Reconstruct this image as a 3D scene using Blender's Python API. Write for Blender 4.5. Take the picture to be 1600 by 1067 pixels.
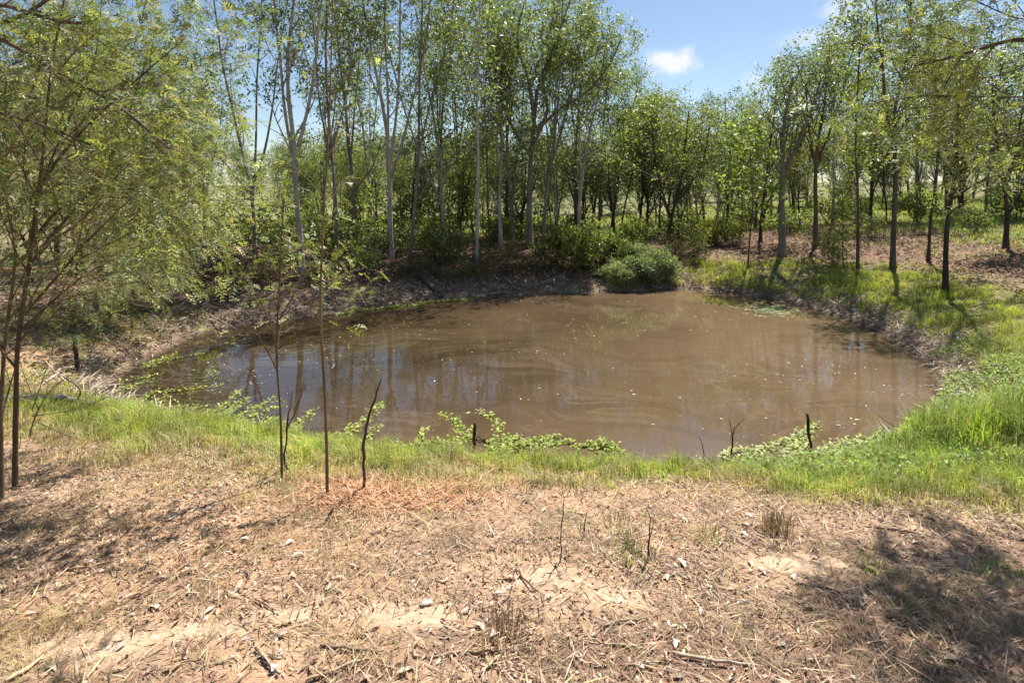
import bpy, math, random
import numpy as np

# ------------------------------------------------------------------ scene, camera, sky, sun
for o in list(bpy.data.objects):
    bpy.data.objects.remove(o)
scene = bpy.context.scene
COL = scene.collection
R = math.radians

CAM_Z = 2.4          # eye height above the flat bank in the foreground
F = 1600 * 20.0 / 36.0
HORIZON = 300.0
cam_d = bpy.data.cameras.new('camera')
cam_d.lens = 20.0
cam_d.sensor_width = 36.0
cam_d.shift_y = -(533.5 - HORIZON) / 1600.0
cam_d.clip_start = 0.05
cam_d.clip_end = 3000.0
cam = bpy.data.objects.new('camera', cam_d)
cam.location = (0, 0, CAM_Z)
cam.rotation_euler = (R(90), 0, 0)
COL.objects.link(cam)
scene.camera = cam

SUN_AZ = R(33)       # to the right of the view direction
SUN_EL = R(58)
sun_d = bpy.data.lights.new('sun', 'SUN')
sun_d.energy = 5.0
sun_d.angle = R(0.53)
sun_d.color = (1.0, 0.95, 0.87)
sun = bpy.data.objects.new('sun', sun_d)
sun.rotation_euler = (R(90) - SUN_EL, 0, -SUN_AZ + math.pi)
COL.objects.link(sun)
# a lamp shines along its -Z: aim it from the sky point down to the ground
from mathutils import Vector
sdir = Vector((math.sin(SUN_AZ) * math.cos(SUN_EL), math.cos(SUN_AZ) * math.cos(SUN_EL), math.sin(SUN_EL)))
sun.rotation_euler = (-sdir).to_track_quat('-Z', 'Y').to_euler()

world = bpy.data.worlds.new('World')
scene.world = world
world.use_nodes = True
wn, wl = world.node_tree.nodes, world.node_tree.links
wn.clear()
w_out = wn.new('ShaderNodeOutputWorld')
w_bg = wn.new('ShaderNodeBackground')
w_bg.inputs['Strength'].default_value = 0.058
w_sky = wn.new('ShaderNodeTexSky')
w_sky.sky_type = 'NISHITA'
w_sky.sun_disc = False
w_sky.sun_elevation = SUN_EL
w_sky.sun_rotation = SUN_AZ
w_sky.air_density = 1.0
w_sky.dust_density = 0.2
w_sky.ozone_density = 0.9
w_tc = wn.new('ShaderNodeTexCoord')
# a few small fair-weather clouds around the dome: (azimuth, elevation, half width, half height, density)
CLOUDS = [(15.6, 12.4, 2.9, 1.5, 0.9), (28.0, 13.5, 3.2, 1.0, 0.45), (23.4, 10.2, 1.6, 1.1, 0.35), (30.5, 16.0, 2.6, 1.8, 0.5), (-14.0, 21.0, 4.0, 1.4, 0.4), (-48.0, 17.0, 7.0, 2.2, 0.7),
          (70.0, 20.0, 6.0, 2.0, 0.7), (115.0, 26.0, 8.0, 3.0, 0.8), (165.0, 18.0, 7.0, 2.4, 0.8), (-150.0, 30.0, 9.0, 3.2, 0.8), (-100.0, 22.0, 7.0, 2.6, 0.8), (10.0, 46.0, 7.0, 3.0, 0.6)]
w_noise = wn.new('ShaderNodeTexNoise')
w_noise.inputs['Scale'].default_value = 26.0
w_noise.inputs['Detail'].default_value = 7.0
w_noise.inputs['Roughness'].default_value = 0.6
wl.new(w_tc.outputs['Generated'], w_noise.inputs['Vector'])
w_total = None
def w_math(op, a, b=None, c=None):
    m = wn.new('ShaderNodeMath'); m.operation = op
    for i_, v_ in enumerate((a, b, c)):
        if v_ is None: continue
        if isinstance(v_, (int, float)): m.inputs[i_].default_value = v_
        else: wl.new(v_, m.inputs[i_])
    return m.outputs[0]
for az_, el_, hw_, hh_, dn_ in CLOUDS:
    w_rot = wn.new('ShaderNodeVectorRotate'); w_rot.rotation_type = 'EULER_XYZ'
    w_rot1 = wn.new('ShaderNodeVectorRotate'); w_rot1.rotation_type = 'Z_AXIS'
    w_rot1.inputs['Angle'].default_value = R(az_)
    w_rot.rotation_type = 'X_AXIS'; w_rot.inputs['Angle'].default_value = -R(el_)
    wl.new(w_tc.outputs['Generated'], w_rot1.inputs['Vector']); wl.new(w_rot1.outputs['Vector'], w_rot.inputs['Vector'])
    w_sep = wn.new('ShaderNodeSeparateXYZ'); wl.new(w_rot.outputs['Vector'], w_sep.inputs['Vector'])
    u_ = w_math('DIVIDE', w_sep.outputs['X'], math.sin(R(hw_)))
    v_ = w_math('DIVIDE', w_sep.outputs['Z'], math.sin(R(hh_)))
    q_ = w_math('ADD', w_math('MULTIPLY', u_, u_), w_math('MULTIPLY', v_, v_))
    q_ = w_math('SQRT', q_)
    q_ = w_math('ADD', q_, w_math('MULTIPLY', w_math('SUBTRACT', w_noise.outputs['Fac'], 0.5), 1.9))
    w_mr = wn.new('ShaderNodeMapRange'); w_mr.interpolation_type = 'SMOOTHSTEP'
    w_mr.inputs['From Min'].default_value = 1.15; w_mr.inputs['From Max'].default_value = 0.25
    w_mr.inputs['To Min'].default_value = 0.0; w_mr.inputs['To Max'].default_value = dn_
    wl.new(q_, w_mr.inputs['Value'])
    front_ = w_math('GREATER_THAN', w_sep.outputs['Y'], 0.0)
    m_ = w_math('MULTIPLY', w_mr.outputs['Result'], front_)
    w_total = m_ if w_total is None else w_math('MAXIMUM', w_total, m_)
w_mix = wn.new('ShaderNodeMixRGB')
w_mix.inputs['Color2'].default_value = (7.6, 7.7, 7.9, 1)
wl.new(w_total, w_mix.inputs['Fac'])
wl.new(w_sky.outputs['Color'], w_mix.inputs['Color1'])
wl.new(w_mix.outputs['Color'], w_bg.inputs['Color'])
wl.new(w_bg.outputs['Background'], w_out.inputs['Surface'])

scene.view_settings.view_transform = 'Standard'
scene.view_settings.look = 'None'
scene.view_settings.exposure = 1.2
scene.view_settings.gamma = 1.0
scene.render.engine = 'CYCLES'
scene.cycles.max_bounces = 8
scene.cycles.diffuse_bounces = 4
scene.cycles.glossy_bounces = 3
scene.cycles.transmission_bounces = 5
scene.cycles.caustics_reflective = False
scene.cycles.caustics_refractive = False
scene.cycles.sample_clamp_indirect = 6.0

# ------------------------------------------------------------------ numeric helpers
def rng_of(seed):
    return np.random.default_rng(seed)

def unit(v):
    return v / np.maximum(np.linalg.norm(v, axis=-1, keepdims=True), 1e-9)

def hash2(ix, iy, seed):
    h = (ix.astype(np.int64) * 374761393 + iy.astype(np.int64) * 668265263 + seed * 974711) & 0x7fffffff
    h = ((h ^ (h >> 13)) * 1274126177) & 0x7fffffff
    h = h ^ (h >> 16)
    return (h & 0xffff) / 65535.0

def vnoise(x, y, seed=0):
    ix, iy = np.floor(x), np.floor(y)
    fx, fy = x - ix, y - iy
    fx, fy = fx * fx * (3 - 2 * fx), fy * fy * (3 - 2 * fy)
    a, b = hash2(ix, iy, seed), hash2(ix + 1, iy, seed)
    c, d = hash2(ix, iy + 1, seed), hash2(ix + 1, iy + 1, seed)
    return (a + (b - a) * fx) * (1 - fy) + (c + (d - c) * fx) * fy

def fnoise(x, y, seed=0, octaves=3):
    s, a, t = 0.0, 1.0, 0.0
    for k in range(octaves):
        s = s + a * vnoise(x * 2 ** k, y * 2 ** k, seed + 17 * k)
        t += a
        a *= 0.5
    return s / t

def sstep(a, b, x):
    t = np.clip((x - a) / (b - a), 0, 1)
    return t * t * (3 - 2 * t)

def catmull(P, per=6, closed=False):
    P = np.asarray(P, float)
    n = len(P)
    out = []
    for i in range(n if closed else n - 1):
        if closed:
            p0, p1, p2, p3 = P[(i - 1) % n], P[i], P[(i + 1) % n], P[(i + 2) % n]
        else:
            p0, p1, p2, p3 = P[max(i - 1, 0)], P[i], P[i + 1], P[min(i + 2, n - 1)]
        for k in range(per):
            t = k / per
            out.append(0.5 * (2 * p1 + (p2 - p0) * t + (2 * p0 - 5 * p1 + 4 * p2 - p3) * t * t + (3 * p1 - p0 - 3 * p2 + p3) * t ** 3))
    if not closed:
        out.append(P[-1])
    return np.array(out)

# ------------------------------------------------------------------ the lie of the land
WATER_Z = -0.7
_outline = [(176, 606), (190, 590), (222, 567), (270, 543), (318, 522), (365, 511), (430, 503), (520, 492), (600, 479), (690, 470), (770, 464),
            (860, 460), (960, 457), (1060, 453), (1125, 457), (1200, 467), (1270, 484), (1340, 507), (1395, 534), (1440, 563), (1463, 600),
            (1452, 635), (1420, 662), (1370, 695), (1300, 725), (1200, 742), (1080, 746), (940, 744), (800, 736), (660, 722), (520, 700),
            (400, 678), (280, 652), (205, 630)]
def on_water(px, py):
    d = (CAM_Z - WATER_Z) * F / (py - HORIZON)
    return ((px - 800) / F * d, d)
POND = catmull([on_water(*p) for p in _outline], 4, True)
_A = POND
_B = np.roll(POND, -1, axis=0)

def shore(x, y):
    """Distance to the waterline, negative on the pond."""
    x = np.asarray(x, float).ravel(); y = np.asarray(y, float).ravel()
    res = np.empty(len(x))
    for s in range(0, len(x), 40000):
        xx, yy = x[s:s + 40000, None], y[s:s + 40000, None]
        ax, ay = _A[:, 0][None], _A[:, 1][None]
        ex, ey = (_B[:, 0] - _A[:, 0])[None], (_B[:, 1] - _A[:, 1])[None]
        wx, wy = xx - ax, yy - ay
        t = np.clip((wx * ex + wy * ey) / (ex * ex + ey * ey), 0, 1)
        d2 = (wx - t * ex) ** 2 + (wy - t * ey) ** 2
        cond = ((ay > yy) != ((ay + ey) > yy)) & (xx < ex * (yy - ay) / (ey + 1e-12) + ax)
        inside = cond.sum(1) % 2 == 1
        d = np.sqrt(d2.min(1))
        res[s:s + 40000] = np.where(inside, -d, d)
    return res

def sides(x, y):
    vx, vy = x - 0.4, y - 11.0
    r = np.sqrt(vx * vx + vy * vy) + 1e-6
    ux, uy = vx / r, vy / r
    w = np.stack([np.maximum(0, -uy), np.maximum(0, uy), np.maximum(0, ux), np.maximum(0, -ux)]) ** 2.0
    return w / w.sum(0)     # near, far, right, left

def height(x, y, s=None):
    x = np.asarray(x, float); y = np.asarray(y, float)
    shp = x.shape
    x, y = x.ravel(), y.ravel()
    if s is None:
        s = shore(x, y)
    w = sides(x, y)
    rise = w[0] * 0.74 + w[1] * 0.85 + w[2] * 0.95 + w[3] * 0.70
    L = w[0] * 0.85 + w[1] * 1.5 + w[2] * 1.9 + w[3] * 1.2
    wob = (fnoise(x * 0.9, y * 0.9, 3) - 0.5)
    so = np.maximum(s, 0)
    out = WATER_Z + rise * (1 - np.exp(-(so / L) ** (1 + 0.25 * w[1]))) + so * 0.012
    ins = WATER_Z - np.minimum(0.6, 0.35 * np.maximum(-s, 0))
    z = np.where(s > 0, out, ins)
    amp = sstep(0.0, 0.8, s)
    z = z + amp * wob * (0.05 + 0.16 * sstep(12, 18, y))
    z = z + amp * (fnoise(x * 4.2, y * 4.2, 9) - 0.5) * 0.05 * sstep(60, 20, y)
    z = z + amp * (fnoise(x * 14, y * 14, 21, 2) - 0.5) * 0.022 * sstep(14, 7, y)
    # the paddock climbs away to the right
    hill = np.maximum(0, (x - 8.5) * 0.055 + np.maximum(0, y - 17) * 0.012 * sstep(0, 12, x))
    z = z + np.minimum(hill, 1.9) * sstep(1.0, 5.0, s)
    far = np.maximum(0, np.hypot(x, y) - 60)
    z = z + np.minimum(far * 0.006, 1.2) * sstep(60, 120, y)
    return z.reshape(shp)

def h1(x, y):
    return float(height(np.array([x]), np.array([y]))[0])

def gp(px, py):
    """Point of the ground seen at a pixel of the photograph."""
    ds = np.geomspace(1.2, 90, 1400)
    x = (px - 800) / F * ds
    z = CAM_Z - (py - HORIZON) / F * ds
    hgt = np.maximum(height(x, ds), WATER_Z)
    k = np.argmax(z <= hgt)
    if z[k] > hgt[k]:
        k = len(ds) - 1
    return np.array([x[k], ds[k], hgt[k]])

def P(px, py, d):
    return np.array([(px - 800) / F * d, d, CAM_Z - (py - HORIZON) / F * d])

# ------------------------------------------------------------------ mesh collector
class Acc:
    def __init__(self):
        self.v, self.f3, self.f4, self.c, self.n = [], [], [], [], 0

    def add(self, v, f3=None, f4=None, c=(0.5, 0.5, 0.5)):
        v = np.asarray(v, float).reshape(-1, 3)
        c = np.broadcast_to(np.asarray(c, float), (len(v), 3))
        if f3 is not None and len(f3):
            self.f3.append(np.asarray(f3, np.int64) + self.n)
        if f4 is not None and len(f4):
            self.f4.append(np.asarray(f4, np.int64) + self.n)
        self.v.append(v); self.c.append(c)
        self.n += len(v)

    def tube(self, pts, rad, sides=6, c=(0.5, 0.5, 0.5), cap=True, rough=0.0, rg=None):
        pts = np.asarray(pts, float)
        n = len(pts)
        rad = np.broadcast_to(np.asarray(rad, float), (n,))
        tan = np.gradient(pts, axis=0)
        tan = unit(tan)
        ref = np.array([0.31, 0.87, 0.38]) if abs(tan[:, 2]).mean() > 0.6 else np.array([0.05, 0.1, 0.99])
        a = unit(np.cross(tan, ref)); b = np.cross(tan, a)
        ang = np.arange(sides) / sides * 2 * np.pi
        rr = rad[:, None] * np.ones(sides)[None]
        if rough and rg is not None:
            rr = rr * (1 + rough * rg.standard_normal((n, sides)))
        ring = pts[:, None] + (a[:, None] * np.cos(ang)[None, :, None] + b[:, None] * np.sin(ang)[None, :, None]) * rr[..., None]
        v = ring.reshape(-1, 3)
        i = np.arange(n - 1)[:, None] * sides; j = np.arange(sides)[None]; j2 = (j + 1) % sides
        f4 = np.stack([i + j, i + j2, i + sides + j2, i + sides + j], -1).reshape(-1, 4)
        f3 = None
        if cap:
            v = np.vstack([v, pts[0], pts[-1]])
            k0, k1 = n * sides, n * sides + 1
            jj = np.arange(sides); jn = (jj + 1) % sides
            f3 = np.vstack([np.stack([np.full(sides, k0), jn, jj], 1),
                            np.stack([np.full(sides, k1), (n - 1) * sides + jj, (n - 1) * sides + jn], 1)])
        self.add(v, f3, f4, c)

    def leaves(self, pos, dr, nrm, L, W, col, fold=0.25, mid=0.45):
        n = len(pos)
        if n == 0:
            return
        dr = unit(dr); side = unit(np.cross(dr, nrm)); up = np.cross(side, dr)
        L = np.broadcast_to(L, (n,))[:, None]; W = np.broadcast_to(W, (n,))[:, None]
        m = pos + dr * L * mid + up * W * fold
        v = np.stack([pos, m + side * W * 0.5, pos + dr * L, m - side * W * 0.5], 1).reshape(-1, 3)
        k = np.arange(n)[:, None] * 4
        f3 = np.concatenate([k + np.array([[0, 1, 2]]), k + np.array([[0, 2, 3]])])
        self.add(v, f3, None, np.repeat(np.broadcast_to(col, (n, 3)), 4, axis=0))

    def blades(self, pos, head, H, W, bend, col):
        n = len(pos)
        if n == 0:
            return
        d = np.stack([np.cos(head), np.sin(head), np.zeros(n)], 1)
        sd = np.stack([-np.sin(head), np.cos(head), np.zeros(n)], 1)
        H = np.broadcast_to(H, (n,))[:, None]; W = np.broadcast_to(W, (n,))[:, None]; bend = np.broadcast_to(bend, (n,))[:, None]
        up = np.array([[0, 0, 1.0]])
        m = pos + up * H * 0.55 + d * H * bend * 0.25
        t = pos + up * H * (1 - 0.35 * np.minimum(bend, 2.0)) + d * H * bend
        v = np.stack([pos - sd * W * .5, pos + sd * W * .5, m + sd * W * .38, m - sd * W * .38, t], 1).reshape(-1, 3)
        k = np.arange(n)[:, None] * 5
        self.add(v, k + np.array([[3, 2, 4]]), k + np.array([[0, 1, 2, 3]]), np.repeat(np.broadcast_to(col, (n, 3)), 5, axis=0))

    def mesh(self, name, mat, smooth=False):
        v = np.concatenate(self.v); c = np.concatenate(self.c)
        me = bpy.data.meshes.new(name)
        f3 = np.concatenate(self.f3) if self.f3 else np.zeros((0, 3), np.int64)
        f4 = np.concatenate(self.f4) if self.f4 else np.zeros((0, 4), np.int64)
        loops = np.concatenate([f3.ravel(), f4.ravel()]).astype(np.int32)
        tot = np.concatenate([np.full(len(f3), 3), np.full(len(f4), 4)]).astype(np.int32)
        start = np.concatenate([[0], np.cumsum(tot)[:-1]]).astype(np.int32)
        me.vertices.add(len(v)); me.vertices.foreach_set('co', v.astype(np.float32).ravel())
        me.loops.add(len(loops)); me.loops.foreach_set('vertex_index', loops)
        me.polygons.add(len(tot)); me.polygons.foreach_set('loop_start', start); me.polygons.foreach_set('loop_total', tot)
        if smooth:
            me.polygons.foreach_set('use_smooth', np.ones(len(tot), bool))
        at = me.attributes.new('Col', 'FLOAT_COLOR', 'POINT')
        at.data.foreach_set('color', np.hstack([c, np.ones((len(c), 1))]).astype(np.float32).ravel())
        me.update(calc_edges=True)
        me.materials.append(mat)
        TRIS[0] += len(f3) + 2 * len(f4)
        return me
TRIS = [0]

def put(name, me, parent=None, loc=None):
    o = bpy.data.objects.new(name, me)
    COL.objects.link(o)
    if parent is not None:
        o.parent = parent
    if loc is not None:
        o.location = loc
    return o

def tag(o, label=None, cat=None, group=None, kind=None):
    if label: o['label'] = label
    if cat: o['category'] = cat
    if group: o['group'] = group
    if kind: o['kind'] = kind
    return o

def empty(name, loc):
    o = bpy.data.objects.new(name, None)
    o.empty_display_size = 0.2
    o.location = loc
    COL.objects.link(o)
    return o

# ------------------------------------------------------------------ materials
def mat_new(name):
    m = bpy.data.materials.new(name)
    m.use_nodes = True
    nt = m.node_tree
    nt.nodes.clear()
    out = nt.nodes.new('ShaderNodeOutputMaterial')
    return m, nt.nodes, nt.links, out

def mat_leaf(name, trans=0.54, rough=0.42, spec=0.5, tint=(1.15, 1.22, 0.6), vary=0.0):
    m, n, l, out = mat_new(name)
    at = n.new('ShaderNodeAttribute'); at.attribute_name = 'Col'
    p = n.new('ShaderNodeBsdfPrincipled')
    p.inputs['Roughness'].default_value = rough
    p.inputs['Specular IOR Level'].default_value = spec
    t = n.new('ShaderNodeBsdfTranslucent')
    mx = n.new('ShaderNodeMixRGB'); mx.blend_type = 'MULTIPLY'; mx.inputs['Fac'].default_value = 1
    mx.inputs['Color2'].default_value = (*tint, 1)
    ms = n.new('ShaderNodeMixShader'); ms.inputs['Fac'].default_value = trans
    oi = n.new('ShaderNodeObjectInfo')
    vr = n.new('ShaderNodeValToRGB')
    els = vr.color_ramp.elements
    els[0].position = 0.0; els[0].color = (0.64, 0.71, 0.84, 1)
    els[1].position = 1.0; els[1].color = (1.20, 1.12, 0.98, 1)
    e2 = els.new(0.35); e2.color = (1.02, 1.04, 1.18, 1)
    e3 = els.new(0.65); e3.color = (0.74, 0.78, 0.74, 1)
    l.new(oi.outputs['Random'], vr.inputs['Fac'])
    vm = n.new('ShaderNodeMixRGB'); vm.blend_type = 'MULTIPLY'; vm.inputs['Fac'].default_value = vary
    l.new(at.outputs['Color'], vm.inputs['Color1']); l.new(vr.outputs['Color'], vm.inputs['Color2'])
    l.new(vm.outputs['Color'], p.inputs['Base Color'])
    l.new(vm.outputs['Color'], mx.inputs['Color1'])
    l.new(mx.outputs['Color'], t.inputs['Color'])
    l.new(p.outputs['BSDF'], ms.inputs[1]); l.new(t.outputs['BSDF'], ms.inputs[2])
    l.new(ms.outputs['Shader'], out.inputs['Surface'])
    return m

def mat_bark(name, scale=6.0, contrast=0.5, rough=0.85, bump=0.4, stretch=0.25):
    m, n, l, out = mat_new(name)
    at = n.new('ShaderNodeAttribute'); at.attribute_name = 'Col'
    tc = n.new('ShaderNodeTexCoord'); mp = n.new('ShaderNodeMapping')
    mp.inputs['Scale'].default_value = (1, 1, stretch)
    nz = n.new('ShaderNodeTexNoise'); nz.inputs['Scale'].default_value = scale; nz.inputs['Detail'].default_value = 6
    nz.inputs['Roughness'].default_value = 0.65
    mr = n.new('ShaderNodeMapRange')
    mr.inputs['From Min'].default_value = 0.3; mr.inputs['From Max'].default_value = 0.7
    mr.inputs['To Min'].default_value = 1 - contrast; mr.inputs['To Max'].default_value = 1 + contrast * 0.6
    mx = n.new('ShaderNodeMixRGB'); mx.blend_type = 'MULTIPLY'; mx.inputs['Fac'].default_value = 1
    p = n.new('ShaderNodeBsdfPrincipled'); p.inputs['Roughness'].default_value = rough
    p.inputs['Specular IOR Level'].default_value = 0.25
    b = n.new('ShaderNodeBump'); b.inputs['Strength'].default_value = bump; b.inputs['Distance'].default_value = 0.02
    l.new(tc.outputs['Object'], mp.inputs['Vector']); l.new(mp.outputs['Vector'], nz.inputs['Vector'])
    l.new(nz.outputs['Fac'], mr.inputs['Value']); l.new(at.outputs['Color'], mx.inputs['Color1']); l.new(mr.outputs['Result'], mx.inputs['Color2'])
    l.new(mx.outputs['Color'], p.inputs['Base Color']); l.new(nz.outputs['Fac'], b.inputs['Height']); l.new(b.outputs['Normal'], p.inputs['Normal'])
    l.new(p.outputs['BSDF'], out.inputs['Surface'])
    return m

def mat_ground():
    m, n, l, out = mat_new('soil_and_litter')
    at = n.new('ShaderNodeAttribute'); at.attribute_name = 'Col'
    tc = n.new('ShaderNodeTexCoord')
    def noise(scale, detail, rough=0.6):
        z = n.new('ShaderNodeTexNoise'); z.inputs['Scale'].default_value = scale; z.inputs['Detail'].default_value = detail
        z.inputs['Roughness'].default_value = rough
        l.new(tc.outputs['Object'], z.inputs['Vector']); return z
    n1, n2, n3 = noise(1.3, 5), noise(16, 6, 0.7), noise(85, 4, 0.7)
    def rng(z, lo, hi, a=0.3, b=0.7):
        mr = n.new('ShaderNodeMapRange'); mr.inputs['From Min'].default_value = a; mr.inputs['From Max'].default_value = b
        mr.inputs['To Min'].default_value = lo; mr.inputs['To Max'].default_value = hi
        l.new(z.outputs['Fac'], mr.inputs['Value']); return mr
    cur = at.outputs['Color']
    for z, lo, hi in ((n1, 0.82, 1.15), (n2, 0.62, 1.28), (n3, 0.7, 1.25)):
        mx = n.new('ShaderNodeMixRGB'); mx.blend_type = 'MULTIPLY'; mx.inputs['Fac'].default_value = 1
        l.new(cur, mx.inputs['Color1']); l.new(rng(z, lo, hi).outputs['Result'], mx.inputs['Color2'])
        cur = mx.outputs['Color']
    p = n.new('ShaderNodeBsdfPrincipled'); p.inputs['Roughness'].default_value = 0.95
    p.inputs['Specular IOR Level'].default_value = 0.15
    ad = n.new('ShaderNodeMath'); ad.operation = 'MULTIPLY_ADD'; ad.inputs[1].default_value = 0.35
    l.new(n3.outputs['Fac'], ad.inputs[0]); l.new(n2.outputs['Fac'], ad.inputs[2])
    b = n.new('ShaderNodeBump'); b.inputs['Strength'].default_value = 0.9; b.inputs['Distance'].default_value = 0.03
    l.new(ad.outputs['Value'], b.inputs['Height']); l.new(b.outputs['Normal'], p.inputs['Normal'])
    l.new(cur, p.inputs['Base Color']); l.new(p.outputs['BSDF'], out.inputs['Surface'])
    return m

def mat_water():
    m, n, l, out = mat_new('muddy_water')
    tc = n.new('ShaderNodeTexCoord')
    warp = n.new('ShaderNodeTexNoise'); warp.inputs['Scale'].default_value = 0.22; warp.inputs['Detail'].default_value = 2
    l.new(tc.outputs['Object'], warp.inputs['Vector'])
    sc = n.new('ShaderNodeVectorMath'); sc.operation = 'SCALE'; sc.inputs['Scale'].default_value = 5.5
    l.new(warp.outputs['Color'], sc.inputs[0])
    ad = n.new('ShaderNodeVectorMath'); ad.operation = 'ADD'
    l.new(tc.outputs['Object'], ad.inputs[0]); l.new(sc.outputs['Vector'], ad.inputs[1])
    mp = n.new('ShaderNodeMapping'); mp.inputs['Scale'].default_value = (0.35, 1.5, 1)
    l.new(ad.outputs['Vector'], mp.inputs['Vector'])
    sw = n.new('ShaderNodeTexNoise'); sw.inputs['Scale'].default_value = 1.1; sw.inputs['Detail'].default_value = 7; sw.inputs['Roughness'].default_value = 0.62
    sw.inputs['Distortion'].default_value = 1.2
    l.new(mp.outputs['Vector'], sw.inputs['Vector'])
    # thin drifting lines of scum, where the folded noise crosses its middle value
    s1 = n.new('ShaderNodeMath'); s1.operation = 'SUBTRACT'; s1.inputs[1].default_value = 0.5
    s2 = n.new('ShaderNodeMath'); s2.operation = 'ABSOLUTE'
    l.new(sw.outputs['Fac'], s1.inputs[0]); l.new(s1.outputs['Value'], s2.inputs[0])
    mr = n.new('ShaderNodeMapRange'); mr.inputs['From Min'].default_value = 0.0; mr.inputs['From Max'].default_value = 0.04
    mr.inputs['To Min'].default_value = 0.5; mr.inputs['To Max'].default_value = 0.0
    l.new(s2.outputs['Value'], mr.inputs['Value'])
    sp = n.new('ShaderNodeTexNoise'); sp.inputs['Scale'].default_value = 34; sp.inputs['Detail'].default_value = 3
    l.new(tc.outputs['Object'], sp.inputs['Vector'])
    mr2 = n.new('ShaderNodeMapRange'); mr2.inputs['From Min'].default_value = 0.5; mr2.inputs['From Max'].default_value = 0.75
    mr2.inputs['To Min'].default_value = 0.25; mr2.inputs['To Max'].default_value = 1.0
    l.new(sp.outputs['Fac'], mr2.inputs['Value'])
    mu = n.new('ShaderNodeMath'); mu.operation = 'MULTIPLY'
    pt = n.new('ShaderNodeTexNoise'); pt.inputs['Scale'].default_value = 0.33; pt.inputs['Detail'].default_value = 3
    l.new(tc.outputs['Object'], pt.inputs['Vector'])
    mrp = n.new('ShaderNodeMapRange'); mrp.inputs['From Min'].default_value = 0.38; mrp.inputs['From Max'].default_value = 0.6
    l.new(pt.outputs['Fac'], mrp.inputs['Value'])
    mu0 = n.new('ShaderNodeMath'); mu0.operation = 'MULTIPLY'
    l.new(mr.outputs['Result'], mu0.inputs[0]); l.new(mrp.outputs['Result'], mu0.inputs[1])
    l.new(mu0.outputs['Value'], mu.inputs[0]); l.new(mr2.outputs['Result'], mu.inputs[1])
    cr = n.new('ShaderNodeValToRGB')
    cr.color_ramp.elements[0].position = 0.3; cr.color_ramp.elements[0].color = (0.032, 0.021, 0.0105, 1)
    cr.color_ramp.elements[1].position = 0.72; cr.color_ramp.elements[1].color = (0.125, 0.083, 0.049, 1)
    # soft clouds of silt: a broad noise with a little of the folded one
    sl = n.new('ShaderNodeMixRGB'); sl.inputs['Fac'].default_value = 0.22
    br = n.new('ShaderNodeTexNoise'); br.inputs['Scale'].default_value = 0.16; br.inputs['Detail'].default_value = 4
    l.new(ad.outputs['Vector'], br.inputs['Vector'])
    l.new(br.outputs['Fac'], sl.inputs['Color1']); l.new(sw.outputs['Fac'], sl.inputs['Color2'])
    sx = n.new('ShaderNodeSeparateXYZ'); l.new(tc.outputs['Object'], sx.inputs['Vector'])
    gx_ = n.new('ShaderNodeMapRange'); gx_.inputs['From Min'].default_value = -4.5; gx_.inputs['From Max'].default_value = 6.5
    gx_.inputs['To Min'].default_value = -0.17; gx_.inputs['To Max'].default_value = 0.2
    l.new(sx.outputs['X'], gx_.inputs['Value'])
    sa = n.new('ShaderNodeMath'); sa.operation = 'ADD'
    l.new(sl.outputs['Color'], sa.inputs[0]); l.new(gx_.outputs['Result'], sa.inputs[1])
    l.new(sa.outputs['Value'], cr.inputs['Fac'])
    mx = n.new('ShaderNodeMixRGB'); mx.inputs['Color2'].default_value = (0.27, 0.20, 0.125, 1)
    l.new(mu.outputs['Value'], mx.inputs['Fac']); l.new(cr.outputs['Color'], mx.inputs['Color1'])
    p = n.new('ShaderNodeBsdfPrincipled'); p.inputs['IOR'].default_value = 1.42
    rr = n.new('ShaderNodeMapRange'); rr.inputs['To Min'].default_value = 0.02; rr.inputs['To Max'].default_value = 0.3
    l.new(mu.outputs['Value'], rr.inputs['Value']); l.new(rr.outputs['Result'], p.inputs['Roughness'])
    rp = n.new('ShaderNodeTexNoise'); rp.inputs['Scale'].default_value = 5.0; rp.inputs['Detail'].default_value = 3
    l.new(tc.outputs['Object'], rp.inputs['Vector'])
    b = n.new('ShaderNodeBump'); b.inputs['Strength'].default_value = 0.05; b.inputs['Distance'].default_value = 0.03
    l.new(rp.outputs['Fac'], b.inputs['Height']); l.new(b.outputs['Normal'], p.inputs['Normal'])
    l.new(mx.outputs['Color'], p.inputs['Base Color']); l.new(p.outputs['BSDF'], out.inputs['Surface'])
    return m

M_LEAF = mat_leaf('gum_leaf', vary=1.0)
M_FEATHER = mat_leaf('wattle_leaf', trans=0.4, rough=0.5, spec=0.35, tint=(1.15, 1.2, 0.6))
M_GRASS = mat_leaf('grass_blade', trans=0.4, rough=0.55, spec=0.25, tint=(1.15, 1.2, 0.6))
M_DRY = mat_leaf('dry_leaf', trans=0.12, rough=0.7, spec=0.2, tint=(1, 0.9, 0.7))
M_BARK = mat_bark('tree_bark')
M_WOOD = mat_bark('dead_wood', scale=18, contrast=0.4, bump=0.5, stretch=1.0)
M_GROUND = mat_ground()
M_WATER = mat_water()

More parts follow.
